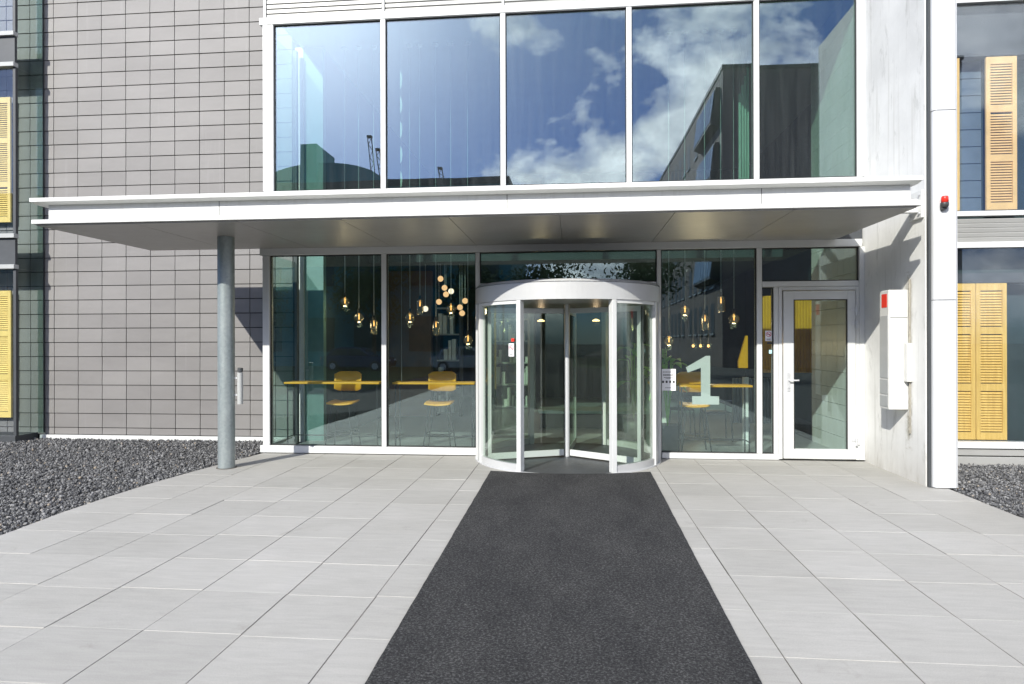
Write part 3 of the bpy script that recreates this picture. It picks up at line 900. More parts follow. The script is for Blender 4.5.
# ------------------------------------------------------------------ side wall and column
sw = MB().box(3.932, 4.20, 7.66, 11.02, -0.05, 6.36)
tag(sw.build('side_wall', M['side_wall'], bevel=0.006), 'stained white concrete return wall right of the glass door', 'wall')
cc = thing('clad_column', 'tall white metal clad column at the end of the stained side wall', 'column', (4.07, 7.6, 0))
def colpiece(z0, z1, dx=0.0):
    pts = []
    x0, x1, y0, y1 = 3.966 + dx, 4.205, 7.555, 7.655
    for k in range(7):
        a = PI + (PI / 2) * k / 6
        pts.append((x0 + 0.045 + 0.045 * math.cos(a), y0 + 0.045 + 0.045 * math.sin(a)))
    for k in range(4):
        a = 1.5 * PI + (PI / 2) * k / 3
        pts.append((x1 - 0.012 + 0.012 * math.cos(a), y0 + 0.012 + 0.012 * math.sin(a)))
    pts += [(x1, y1), (x0, y1)]
    return MB().prism(pts, 'z', z0, z1)
colpiece(0.01, 2.078).build('casing', M['column'], cc)
colpiece(2.086, 4.172, 0.003).build('casing', M['column'], cc)
colpiece(4.180, 6.37, -0.002).build('casing', M['column'], cc)
MB().box(4.02, 4.198, 7.605, 7.654, 2.07, 4.19).box(3.940, 3.964, 7.61, 7.655, 0.0, 6.36).build('gap_strip', M['dark_grey'], cc)
MB().box(4.206, 4.214, 7.56, 7.66, 0.012, 6.36).build('edge_trim', M['silver'], cc)

sr = thing('alarm_beacon', 'small red alarm lamp on the white column', 'alarm lamp', (4.055, 7.55, 3.15))
b = MB(); b.lathe([(0.0, 0.075), (0.030, 0.07), (0.036, 0.055), (0.036, 0.0), (0.0, 0.0)], (4.058, 7.51, 3.145), 18); b.build('red_dome', M['red'], sr)
b = MB(); b.lathe([(0.0, 0), (0.03, 0.0), (0.042, 0.02), (0.042, 0.052), (0.0, 0.052)], (4.056, 7.512, 3.092), 18); b.box(4.03, 4.082, 7.51, 7.556, 3.07, 3.13); b.build('socket', M['dark_plastic'], sr, 0.003)

wb = thing('wall_box', 'tall white wall mounted terminal box with a red square panel on the side wall', 'wall box', (3.82, 8.12, 0.8))
b = MB().box(3.705, 3.929, 8.02, 8.25, 0.82, 2.235); b.build('housing', M['white_box'], wb, 0.012)
MB().box(3.7015, 3.7045, 8.06, 8.19, 2.03, 2.19).build('red_panel', M['red'], wb)
MB().box(3.699, 3.7045, 8.035, 8.235, 1.19, 1.93).build('front_cover', M['grey_plastic'], wb, 0.003)
MB().box(3.699, 3.7045, 8.035, 8.235, 1.00, 1.17).build('slot_cover', M['grey_plastic'], wb, 0.003)
MB().box(3.699, 3.7045, 8.035, 8.235, 0.85, 0.98).build('slot_cover', M['grey_plastic'], wb, 0.003)
MB().box(3.72, 3.915, 8.016, 8.0195, 1.905, 1.909).build('seam', M['dark_grey'], wb)
jb_ = thing('junction_box', 'small white cable box with vertical conduit beside the tall wall box', 'cable box', (3.9, 8.0, 1.15))
MB().box(3.865, 3.929, 7.93, 8.0, 1.155, 1.605).build('lid', M['white_box'], jb_, 0.006)
MB().tube([(3.918, 7.975, 1.607), (3.918, 7.975, 2.35)], 0.011, 10).build('conduit', M['rusty'], jb_)
MB().tube([(3.918, 7.975, 0.55), (3.918, 7.975, 1.153)], 0.009, 10).build('conduit', M['rusty'], jb_)

# crack and patched marks in the side wall are real thin filler strips
# ------------------------------------------------------------------ right-hand facade with shutters
rf = thing('shutter_facade', 'right hand facade with yellow louvre shutters behind two storeys of glass', 'facade', (7.0, D, 0))
x0, x1 = 4.2, 10.5
def clad_band(z0, z1, yo=0.0):
    prof = [(D + 0.08, z0)]
    z = z0
    while z + 0.06 < z1:
        prof += [(D + yo + 0.012, z + 0.004), (D + yo, z + 0.046), (D + yo + 0.02, z + 0.05), (D + yo + 0.02, z + 0.06)]
        z += 0.0625
    prof += [(D + 0.08, z)]
    return MB().prism(prof, 'x', x0, x1)
clad_band(2.955, 3.29).build('ribbed_band', M['clad'], rf)
clad_band(6.25, 9.0).build('ribbed_band', M['clad'], rf)
MB().box(x0, x1, D - 0.03, D + 0.08, 2.87, 2.95).build('head_rail', fr, rf, 0.004)
MB().box(x0, x1, D - 0.03, D + 0.08, 3.295, 3.36).build('sill_rail', fr, rf, 0.004)
MB().box(x0, x1, D - 0.03, D + 0.08, 6.14, 6.245).build('head_rail', fr, rf, 0.004)
MB().box(x0, x1, D - 0.05, D + 0.08, 0.20, 0.285).build('sill_rail', fr, rf, 0.004)
MB().box(x0, x1, D - 0.02, D + 0.08, 0.10, 0.185).box(x0, x1, D - 0.025, D + 0.08, -0.05, 0.085).build('base_louvre', M['clad'], rf, 0.006)
MB().box(x0, x1, D - 0.035, D + 0.05, -0.06, -0.045).build('base_gap', M['dark_grey'], rf)
for k in range(2):
    za, zb = ((0.288, 2.868), (3.362, 6.138))[k]
    for xa, xb in ((4.21, 6.075), (6.13, 8.2), (8.26, 10.4)):
        MB().box(xa, xb, D + 0.02, D + 0.032, za, zb).build('pane', M['glass_right'], rf)
    for xm in (6.102, 8.23):
        MB().box(xm - 0.03, xm + 0.03, D - 0.02, D + 0.07, za, zb).build('mullion', fr, rf, 0.003)
MB().box(x0, x1, D + 0.12, D + 0.30, 2.415, 2.545).build('inner_beam', M['dark_grey'], rf)
MB().box(x0, x1, D + 0.12, D + 0.3, 5.48, 6.13).build('inner_blind', M['dark_grey'], rf)
# things behind that glass: shutters
def shutter(name_mat, xa, xb, y, z0, z1, mids):
    st = MB(); w = 0.055
    st.box(xa, xa + w, y, y + 0.035, z0, z1).box(xb - w, xb, y, y + 0.035, z0, z1)
    rails = [z0] + mids + [z1 - 0.10]
    for zr in rails: st.box(xa + w, xb - w, y + 0.001, y + 0.034, zr, zr + 0.10)
    return st, rails
def make_shutter(label, xa, xb, y, z0, z1, mids, mat, group):
    t = thing('louvre_shutter', label, 'shutter', ((xa + xb) / 2, y, z0), group)
    st, rails = shutter('', xa, xb, y, z0, z1, mids)
    st.build('stile_frame', mat, t, 0.003)
    sl = MB()
    for ra, rb_ in zip(rails, rails[1:]):
        z = ra + 0.115
        while z < rb_ - 0.02:
            sl.prism([(y + 0.004, z), (y + 0.010, z - 0.004), (y + 0.031, z + 0.026), (y + 0.025, z + 0.030)], 'x', xa + 0.056, xb - 0.056)
            z += 0.036
    sl.build('louvre_slats', mat, t)
    return t
gsh = 'yellow louvre shutters behind the right hand glass'
make_shutter('yellow louvre shutter at ground level right of the white column, outer leaf', 5.44, 5.83, D + 0.13, 0.29, 2.41, [0.95, 1.72], M['shutter'], gsh)
make_shutter('yellow louvre shutter at ground level partly hidden by the white column', 5.03, 5.43, D + 0.13, 0.29, 2.41, [0.95, 1.72], M['shutter'], gsh)
make_shutter('pale yellow louvre shutter in the upper right window', 5.575, 5.965, D + 0.13, 3.40, 5.47, [4.05, 4.72], M['shutter_pale'], gsh)
make_shutter('pale yellow louvre shutter edge beside the column in the upper window', 4.83, 5.235, D + 0.13, 3.40, 5.47, [4.05, 4.72], M['shutter_pale'], gsh)
# tile strip behind upper glass
b = MB()
for k in range(11):
    b.box(5.02, 5.21, D + 0.32, D + 0.34, 3.38 + 0.235 * k, 3.38 + 0.235 * k + 0.225)
    b.box(5.22, 5.62, D + 0.32, D + 0.34, 3.38 + 0.235 * k, 3.38 + 0.235 * k + 0.225)
b.build('inner_tiles', simple('sky_tinted_tile', (0.13, 0.17, 0.21), 0.4), rf)  # blue of the reflected sky is mixed into this tile colour
MB().box(4.2, 10.5, D + 0.36, D + 0.5, -0.1, 9.0).build('inner_wall', M['dark_wall'], rf)

# ------------------------------------------------------------------ left bay
lb = thing('bay_window', 'dark framed bay window with yellow shutters at the far left', 'bay window', (-10, 9.9, 0))
bx0, bx1, by = -12.0, -9.17, 9.90
def ledge(z0, z1):
    MB().box(bx0, bx1 - 0.012, by + 0.0, by + 0.049, z0 + 0.07, z1 - 0.07).build('ledge_panel', M['dark_grey'], lb)
    MB().box(bx0, bx1 + 0.01, by - 0.05, by + 0.049, z1 - 0.07, z1).build('ledge_lip', M['grey_plastic'], lb, 0.004)
    MB().box(bx0, bx1 + 0.01, by - 0.05, by + 0.049, z0, z0 + 0.07).build('ledge_lip', M['grey_plastic'], lb, 0.004)
ledge(2.86, 3.44); ledge(6.2, 6.78)
MB().box(bx0, bx1, by - 0.02, TW, -0.05, 0.10).build('sill', M['dark_grey'], lb, 0.004)
for z0, z1 in ((0.10, 2.86), (3.44, 6.2), (6.78, 8.9)):
    MB().box(bx1 - 0.05, bx1, by, by + 0.05, z0, z1).build('corner_post', M['dark_grey'], lb, 0.003)
    MB().box(-9.35 - 1.6, bx1 - 0.05, by + 0.02, by + 0.03, z0, z1).build('pane', M['glass_right'], lb)
    MB().box(bx1 - 0.012, bx1 - 0.002, by + 0.052, TW - 0.025, z0 + 0.002 if z0 < 1 else z0 - 0.57, z1 - 0.002).build('side_pane', M['glass_side'], lb)
MB().box(bx1 + 0.122, bx1 + 0.142, TW - 0.030, TW - 0.016, 0.1, 8.9).build('edge_strip', M['dark_rubber'], lb)
MB().box(bx1 + 0.0, bx1 + 0.121, TW - 0.028, TW - 0.018, 0.1, 8.9).build('edge_pane', M['glass_side'], lb)
MB().box(-12, -10.0, by + 0.32, by + 0.38, 0.1, 8.9).build('inner_wall', M['teal_wall'], lb)
gl2 = 'yellow shutters in the left bay'
make_shutter('bright yellow louvre shutter in the lower storey of the left bay', -10.02, -9.565, by + 0.32, 0.36, 2.53, [1.0, 1.75], M['shutter_lemon'], gl2)
make_shutter('bright yellow louvre shutter in the upper storey of the left bay', -10.02, -9.565, by + 0.32, 3.70, 5.84, [4.3, 5.05], M['shutter_lemon'], gl2)

# ------------------------------------------------------------------ lobby
tag(MB().box(-4.5, 5.1, 9.33, 19.2, 6.55, 9.0).build('lobby_ceiling', M['ceiling']), kind='structure')
tag(MB().box(-4.05, 3.93, 12.6, 19.0, 3.22, 3.5).build('mezzanine_floor', M['dark_wall']), kind='structure')
tag(MB().box(-6, 6, 19.0, 19.3, -0.05, 9.0).build('lobby_back_wall', M['dark_wall']), kind='structure')
tag(MB().box(-4.33, -4.13, 10.55, 19.0, -0.05, 6.54).build('lobby_side_wall', M['dark_wall']), kind='structure')
tag(MB().box(4.9, 5.1, 9.72, 19.0, -0.05, 6.54).build('lobby_side_wall', M['dark_wall']), kind='structure')
b = MB()
for j in range(8):
    for k in range(28):
        b.box(3.885, 3.93, 9.335 + 0.21 * j, 9.335 + 0.21 * j + 0.205, 0.002 + 0.235 * k, 0.002 + 0.235 * k + 0.229)
tag(b.build('tiled_lobby_wall', M['white_tile']), 'pale tiled wall inside the lobby, seen through the hinged door', 'wall')
tag(MB().box(-4.60, -4.45, 10.40, 10.55, -0.02, 6.54).build('lobby_column', M['white_paint'], bevel=0.005), 'white square column at the left corner inside the lobby', 'column')
tag(MB().box(-4.447, -4.125, 10.42, 10.54, -0.02, 6.54).build('teal_stub_wall', simple('teal_mint_paint', (0.13, 0.25, 0.235), 0.6)), 'narrow teal wall behind the white corner column inside the lobby', 'wall')
hf = thing('split_column_top', 'upper part of a pale green column in strips, parted to let sunlight pass, behind the fourth upper pane', 'glass fins', (2.74, 10.65, 3.6))  # upper part of a column; its middle is left out so sunlight passes
for k in range(4):
    MB().box(2.62 + 0.055 * k, 2.655 + 0.055 * k, 10.55 + 0.05 * k, 10.58 + 0.05 * k, 3.6, 5.55 + 0.16 * k).build('column_strip', M['mint'], hf)
    MB().tube([(2.637 + 0.055 * k, 10.565 + 0.05 * k, 5.55 + 0.16 * k), (2.637 + 0.055 * k, 10.565 + 0.05 * k, 6.55)], 0.004, 6).build('rod', M['silver'], hf)
tag(MB().box(2.70, 2.78, 10.6, 10.7, 0.0, 1.06).build('half_pillar', M['white_paint'], bevel=0.005), 'slim lower part of a white column, cut short for the sunlight, inside the glass right of the number 1', 'pillar')  # foot of the same column, ended low so it casts no shade behind
tag(MB().box(1.37, 1.52, 10.6, 10.75, 0.0, 1.0).build('half_pillar', M['white_paint'], bevel=0.005), 'low white pillar inside the glass below the paper notice', 'pillar')

# dark furniture blocks deeper in the lobby
tag(MB().box(-4.05, -3.1, 14.0, 14.2, 0, 3.2).build('wood_panel', M['brown_wood']), 'brown wooden wall panel deep in the lobby behind the left pane', 'wall panel')
def shelf(label, xa, xb, y, h, n):
    t = thing('shelf_unit', label, 'shelf', ((xa + xb) / 2, y, 0), 'shelf units deep in the lobby')
    b = MB().box(xa, xa + 0.03, y, y + 0.35, 0, h).box(xb - 0.03, xb, y, y + 0.35, 0, h)
    b.build('side_frame', M['dark_grey'], t)
    for k in range(n + 1):
        z = 0.06 + (h - 0.1) * k / n
        MB().box(xa + 0.031, xb - 0.031, y, y + 0.34, z, z + 0.03).build('shelf_board', M['grey_plastic'], t)
    b = MB()
    for k in range(n):
        z = 0.06 + (h - 0.1) * k / n + 0.031
        x = xa + 0.05
        while x < xb - 0.12:
            w = random.uniform(0.03, 0.09)
            if random.random() < 0.7: b.box(x, x + w, y + 0.05, y + 0.3, z, z + random.uniform(0.12, (h / n) * 0.8))
            x += w + random.uniform(0.0, 0.05)
    b.build('contents', M['white_paint'], t)
shelf('tall dark shelf of pale boxes behind the left window pane', -3.0, -2.45, 14.0, 2.4, 4)
shelf('dark shelf of pale boxes behind the hanging lamps', -1.9, -0.9, 15.5, 2.2, 4)
# counter
ct = thing('lobby_bench', 'low bench with a pale green top inside behind the revolving door', 'bench', (0.3, 12.5, 0))
MB().box(-0.62, 1.35, 12.26, 12.85, 0.0, 0.28).build('body', M['dark_grey'], ct, 0.01)
MB().box(-0.66, 1.40, 12.2, 12.9, 0.282, 0.34).build('bench_top', simple('mint_worktop', (0.45, 0.62, 0.55), 0.4), ct, 0.005)

# yellow slatted cabinet with dark radiators below
yc = thing('slatted_panel', 'yellow slatted hanging wall panel seen through the glass right of the number 1', 'wall panel', (3.3, 12.4, 1.06))
b = MB(); x = 3.47
while x < 4.35:
    b.box(x, x + 0.045, 12.3, 12.34, 1.06, 2.46); x += 0.052
b.build('slats', M['yellow_slat'], yc, 0.002)
MB().box(3.46, 4.38, 12.345, 12.5, 1.05, 2.47).build('backing', M['yellow'], yc)
yr = thing('yellow_panel', 'slanted yellow wall panel between the number 1 and the slatted panel', 'wall panel', (2.9, 13.9, 1.0))
MB().prism([(3.42, 1.08), (3.60, 1.08), (3.60, 1.75), (3.57, 1.75), (3.42, 1.22)], 'y', 13.8, 13.9).build('board', M['yellow'], yr)
rdx = thing('radiator', 'dark ribbed radiator below the yellow slatted panel', 'radiator', (3.4, 12.4, 0.1))
b = MB(); x = 2.95
while x < 3.85:
    b.box(x, x + 0.035, 12.3, 12.4, 0.12, 0.95); x += 0.06
b.build('ribs', simple('blue_grey_radiator', (0.12, 0.16, 0.19), 0.4), rdx, 0.004)

# bar tables
def bar_table(label, xa, xb, y0, y1, z, group):
    t = thing('bar_table', label, 'table', ((xa + xb) / 2, (y0 + y1) / 2, 0), group)
    MB().box(xa, xb, y0, y1, z - 0.028, z).build('table_top', M['yellow'], t, 0.004)
    for x in (xa + 0.04, xb - 0.04):
        for y in (y0 + 0.04, y1 - 0.04):
            MB().tube([(x, y, 0.0), (x, y, z - 0.03)], 0.011, 8).build('leg', M['black_steel'], t)
    b = MB().tube([(xa + 0.04, y1 - 0.04, 0.20), (xb - 0.04, y1 - 0.04, 0.20)], 0.009, 8).tube([(xa + 0.04, y0 + 0.04, 0.20), (xa + 0.04, y1 - 0.04, 0.20)], 0.009, 8).tube([(xb - 0.04, y0 + 0.04, 0.20), (xb - 0.04, y1 - 0.04, 0.20)], 0.009, 8)
    b.build('foot_rail', M['black_steel'], t)
    return t
gt = 'yellow bar tables along the lobby glass'
bar_table('yellow topped bar table behind the far left window pane', -4.34, -2.87, 9.40, 9.72, 1.035, gt)
bar_table('yellow topped bar table between the left panes and the revolving door', -2.67, -1.44, 9.40, 9.72, 1.035, gt)
bar_table('yellow topped bar table behind the number 1', 1.50, 2.52, 9.40, 9.72, 1.01, gt)

# bar stools
def bar_stool(label, cx, cy, rz, group):
    t = thing('bar_stool', label, 'stool', (cx, cy, 0), group)
    b = MB(); nx, ny = 10, 6; vs = []; fs = []
    for j in range(ny + 1):
        for i in range(nx + 1):
            u = i / nx * 2 - 1; v_ = j / ny * 2 - 1
            x = 0.21 * u * (1 - 0.06 * v_ * v_); y = 0.18 * v_
            vs.append((cx + x, cy + y, 0.70 + 0.02 * u * u + 0.012 * v_))
    for j in range(ny):
        for i in range(nx):
            a = j * (nx + 1) + i
            fs.append((a, a + 1, a + nx + 2, a + nx + 1))
    b._add(vs, fs, True); o = b.build('seat', M['yellow'], t)
    s = o.modifiers.new('solid', 'SOLIDIFY'); s.thickness = 0.022
    # curved backrest shell in two bands
    def band(z0, z1, wdt, name):
        b = MB(); vs = []; fs = []; n = 12
        for i in range(n + 1):
            a = (i / n * 2 - 1) * 0.95
            for z in (z0, (z0 + z1) / 2, z1):
                bow = 0.0 if z != (z0 + z1) / 2 else 0.008
                if z == z1: z = z1 - 0.045 * max(0.0, abs(i / n * 2 - 1) - 0.6) / 0.4
                if z == z0: z = z0 + 0.035 * max(0.0, abs(i / n * 2 - 1) - 0.6) / 0.4
                vs.append((cx + wdt * math.sin(a), cy + 0.10 + 0.16 * math.cos(a) + bow + (z - 0.8) * 0.08, z))
        for i in range(n):
            for k in range(2):
                fs.append((i * 3 + k, (i + 1) * 3 + k, (i + 1) * 3 + k + 1, i * 3 + k + 1))
        b._add(vs, fs, True); o = b.build(name, M['yellow'], t)
        s = o.modifiers.new('solid', 'SOLIDIFY'); s.thickness = 0.018
    band(0.86, 1.17, 0.275, 'backrest')
    b = MB()
    for sx2 in (-1, 1):
        b.tube([(cx + 0.10 * sx2, cy + 0.16, 0.71), (cx + 0.11 * sx2, cy + 0.27, 0.76), (cx + 0.12 * sx2, cy + 0.285, 1.05)], 0.009, 8)
    b.build('back_support', M['black_steel'], t)
    for sx2 in (-1, 1):
        for sy2 in (-1, 1):
            MB().tube([(cx + 0.13 * sx2, cy + 0.11 * sy2, 0.70), (cx + 0.215 * sx2, cy + 0.20 * sy2, 0.0)], 0.010, 8).build('leg', M['black_steel'], t)
    q = [(cx + 0.187 * a, cy + 0.172 * b_, 0.24) for a, b_ in ((-1, -1), (1, -1), (1, 1), (-1, 1), (-1, -1))]
    MB().tube(q, 0.008, 8).build('foot_ring', M['black_steel'], t)
    return t
gs = 'yellow bar stools at the lobby tables'
bar_stool('yellow bar stool at the table behind the far left pane', -3.56, 9.78, 0, gs)
bar_stool('yellow bar stool at the table left of the revolving door', -2.04, 9.78, 0, gs)
bar_stool('yellow bar stool at the table behind the number 1', 1.78, 9.80, 0, gs)
# black bench chairs further back on the right
def black_chair(label, cx, cy):
    t = thing('black_chair', label, 'chair', (cx, cy, 0), 'black wire chairs in the lobby')
    MB().box(cx - 0.21, cx + 0.21, cy - 0.2, cy + 0.2, 0.45, 0.475).build('seat', M['black_steel'], t, 0.006)
    MB().box(cx - 0.2, cx + 0.2, cy + 0.2, cy + 0.225, 0.62, 0.86).build('backrest', M['black_steel'], t, 0.006)
    for a in (-1, 1):
        for c_ in (-1, 1):
            zt = 0.45 if c_ < 0 else 0.86
            MB().tube([(cx + 0.22 * a, cy + 0.23 * c_, 0), (cx + 0.195 * a, cy + 0.2 * c_, zt)], 0.010, 8).build('leg', M['black_steel'], t)
black_chair('black lobby chair behind the number 1, nearer the inner column', 2.35, 11.0)
black_chair('black lobby chair behind the number 1, nearer the revolving door', 1.85, 11.5)

# pendant lamps
def lamp_light(t, off, watts):
    l = bpy.data.lights.new('lamp_light', 'POINT'); l.energy = watts; l.color = (1.0, 0.72, 0.42); l.shadow_soft_size = 0.05; l.specular_factor = 0.15
    o = bpy.data.objects.new('lamp_light', l); COL.objects.link(o); o.parent = t; o.location = off
def clear_pendant(label, x, z, kind, y=10.5):
    t = thing('pendant_lamp', label, 'lamp', (x, y, z), 'clear glass pendant lamps in the lobby')
    b = MB().tube([(x, y, z + 0.13), (x, y, 6.50)], 0.0045, 6); b.build('cable', simple_cable, t)
    MB().lathe([(0.0, 0), (0.05, 0.0), (0.055, 0.03), (0.0, 0.035)], (x, y, 6.512), 16).build('ceiling_rose', M['white_paint'], t)
    MB().lathe([(0, 0), (0.022, 0), (0.022, 0.06), (0.006, 0.075), (0, 0.075)], (x, y, z + 0.085), 14).build('socket', M['black_steel'], t)
    if kind == 'g':
        prof = [(0.078 * math.sin(PI * k / 12), -0.078 * math.cos(PI * k / 12)) for k in range(1, 12)]
    else:
        prof = [(0.03, -0.16), (0.055, -0.155), (0.06, -0.13), (0.06, 0.05), (0.05, 0.08), (0.025, 0.09)]
    MB().lathe(prof, (x, y, z), 20).build('glass_shade', M['clear_bulb'], t)
    if kind == 'g': lamp_light(t, (0, 0, -0.11), 2.5)
    prof = [(0.003, -0.022), (0.009, -0.018), (0.012, -0.004), (0.011, 0.03), (0.006, 0.06), (0.003, 0.08)]
    MB().lathe(prof, (x, y, z), 12).build('bulb', M['filament'], t)
simple_cable = simple('grey_cable', (0.55, 0.57, 0.58), 0.5)
CP = [(-4.44, 1.806, 'g', 'lowest clear globe lamp at the far left of the lobby, near the corner column'),
      (-4.181, 2.123, 'c', 'clear cylinder lamp second from the left corner, higher than its neighbour'),
      (-3.785, 2.304, 'g', 'highest clear globe lamp behind the far left pane'),
      (-3.545, 2.036, 'g', 'clear globe lamp behind the left pane, right of the highest globe'),
      (-3.29, 1.918, 'c', 'clear cylinder lamp next to the left mullion'),
      (-2.68, 2.031, 'g', 'clear globe lamp just right of the left mullion'),
      (-2.511, 2.244, 'c', 'clear cylinder lamp beside the lowest white opal ball'),
      (-2.244, 1.896, 'c', 'clear cylinder lamp hanging above the second stool'),
      (-1.993, 2.174, 'g', 'clear globe lamp between the two bunches of amber balls'),
      (-1.712, 1.665, 'g', 'small low clear lamp nearest the left of the revolving door'),
      (1.772, 2.115, 'g', 'clear globe lamp above and left of the number 1'),
      (2.329, 2.254, 'c', 'clear cylinder lamp above the number 1, highest in its pane'),
      (2.081, 1.971, 'c', 'clear cylinder lamp hanging directly over the number 1'),
      (2.528, 1.984, 'g', 'clear globe lamp nearest the yellow slatted panel'),
      (1.521, 1.64, 'g', 'low clear lamp among the plant leaves beside the notice')]
for x, z, k, l in CP:
    clear_pendant(l, x, z, k)
def opal_pendant(label, x, z, mat, y=12.95):
    t = thing('ball_lamp', label, 'lamp', (x, y, z), 'lit opal ball lamps in two bunches')
    prof = [(0.058 * math.sin(PI * k / 12), -0.058 * math.cos(PI * k / 12)) for k in range(13)]
    MB().lathe(prof, (x, y, z), 18).build('glass_ball', mat, t)
    MB().tube([(x, y, z + 0.05), (x, y, 3.22)], 0.004, 6).build('cable', simple_cable, t)
W, Y_ = M['opal_white'], M['opal_warm']
for x, z, mm, l in [(-2.672, 2.916, Y_, 'highest amber ball lamp in the left bunch'), (-2.59, 2.732, Y_, 'amber ball lamp second from the top of the left bunch'), (-2.56, 2.60, Y_, 'amber ball lamp third from the top, touching the white ball'),
                    (-2.455, 2.66, W, 'white ball lamp on the right of the left bunch'), (-2.705, 2.448, Y_, 'lowest amber ball lamp in the left bunch'), (-2.985, 2.308, W, 'white ball lamp hanging alone at lower left'),
                    (-2.169, 2.464, Y_, 'highest amber ball lamp in the small right bunch'), (-2.275, 2.333, Y_, 'middle amber ball lamp of the small right bunch'), (-2.231, 2.215, Y_, 'lowest amber ball lamp of the small right bunch')]:
    opal_pendant(l, x, z, mm)
for k, (x, l) in enumerate(((1.98, 'small warm spot lamp at the left of a row of three'), (2.12, 'small warm spot lamp in the middle of a row of three'), (2.27, 'small warm spot lamp at the right of a row of three'))):
    t = thing('spot_lamp', l, 'lamp', (x + 0.35, 12.9, 1.55), 'row of three small warm spot lamps')
    MB().lathe([(0.0, -0.03), (0.02, -0.02), (0.024, 0.0), (0.018, 0.02), (0, 0.03)], (x + 0.35, 12.9, 1.545), 12).build('bulb', M['filament'], t)
    lamp_light(t, (0, -0.12, 0), 7)
    MB().tube([(x + 0.35, 12.9, 1.57), (x + 0.35, 12.9, 3.22)], 0.004, 6).build('cable', M['black_steel'], t)
for x, l in ((-0.687, 'round warm downlight seen through the left revolving wing'), (0.492, 'round warm downlight seen through the right revolving wing')):
    t = thing('disc_lamp', l, 'lamp', (x, 14, 2.08), 'disc lamps behind the revolving door')
    MB().lathe([(0.0, -0.02), (0.075, -0.02), (0.08, 0.0), (0.02, 0.03), (0, 0.03)], (x, 14, 2.09), 20).build('lit_disc', M['downlight'], t)
    lamp_light(t, (0, 0, -0.08), 6)
    MB().tube([(x, 14, 2.12), (x, 14, 3.22)], 0.005, 6).build('rod', M['black_steel'], t)
# hanging mobile of white blades
hm = thing('hanging_mobile', 'vertical string of slim white blades hanging behind the second upper pane', 'mobile', (-2.635, 9.8, 3.9))
MB().tube([(-2.635, 9.8, 1.0), (-2.635, 9.8, 6.55)], 0.002, 5).build('string', simple_cable, hm)
for k in range(6):
    z = 5.68 - 0.385 * k
    MB().prism([(-2.645, z + 0.13), (-2.625, z + 0.09), (-2.615, z), (-2.625, z - 0.09), (-2.645, z - 0.13)], 'y', 9.79, 9.81).build('blade', M['white_paint'], hm)

# indoor plants
def plant(label, x, y, h, n, L, seed):
    r = random.Random(seed)
    t = thing('potted_plant', label, 'plant', (x, y, 0), 'potted palms in the lobby')
    MB().lathe([(0, 0), (0.15, 0), (0.19, 0.38), (0.17, 0.38), (0.16, 0.34), (0, 0.34)], (x, y, 0), 20).build('pot', M['dark_grey'], t)
    st = MB(); lv = MB()
    for k in range(n):
        a = r.uniform(0, 2 * PI); el = r.uniform(0.25, 1.0); hh = h * r.uniform(0.6, 1.0)
        p0 = Vector((x, y, 0.34)); p1 = Vector((x + 0.08 * math.cos(a), y + 0.08 * math.sin(a), hh))
        st.tube([p0, p1], 0.008, 5)
        d = Vector((math.cos(a), math.sin(a), 0)); s = Vector((-math.sin(a), math.cos(a), 0))
        ln = L * r.uniform(0.7, 1.1); vs = []; fs = []; m_ = 7
        for i in range(m_ + 1):
            u = i / m_
            c_ = p1 + d * (ln * u * math.cos(el * (1 - u * 0.2))) + Vector((0, 0, ln * (0.75 * u * el - 0.62 * u * u)))
            w = 0.075 * math.sin(PI * min(1, u * 0.93 + 0.07)) + 0.003
            vs += [c_ + s * w + Vector((0, 0, 0.02 * w / 0.075)), c_, c_ - s * w + Vector((0, 0, 0.02 * w / 0.075))]
        for i in range(m_):
            for q in range(2):
                fs.append((i * 3 + q, (i + 1) * 3 + q, (i + 1) * 3 + q + 1, i * 3 + q + 1))
        lv._add(vs, fs, True)
    st.build('stems', M['leaf'], t); lv.build('foliage', M['leaf'], t)
plant('green potted palm beside the paper notice', 1.42, 9.98, 1.5, 14, 0.36, 3)
plant('green potted palm behind the right curved glass of the revolving door', 1.0, 10.9, 1.6, 12, 0.40, 5)

# ------------------------------------------------------------------ what stands across the plaza (seen in the glass)
ob = thing('office_block', 'dark brick office block with rows of windows across the plaza', 'building', (17, -55, 0))
BX, BY0, BY1, BH = 9.9, -95.0, -25.7, 19.7
MB().box(BX, BX + 15, BY0, BY1, -0.2, BH).build('wall', M['brick'], ob)
MB().box(BX - 0.06, BX + 15.1, BY0, BY1 + 0.06, BH, BH + 0.25).build('coping', M['dark_grey'], ob)
proto = None
for f in range(5):
    zb = (2.2, 5.5, 9.1, 12.8, 16.4)[f]
    y = BY1 - 3.0
    k = 0
    while y > BY0 + 3 and k < 18:
        if f in (3, 4) and k < 4:
            y -= 1.6; k += 1
            continue
        if proto is None:
            wf = MB().box(BX - 0.012, BX + 0.05, -0.6, 0.6, 0, 2.1); proto = wf.build('window', M['window_dark'], ob)
            sl = MB().box(BX - 0.10, BX + 0.02, -0.65, 0.65, -0.12, -0.002).build('window_sill', M['window_pale'], proto)
            o = proto
        else:
            o = copy_tree(proto, ob)
        o.location = (0, y, zb)
        y -= 2.2 if k % 5 != 4 else 3.6
        k += 1
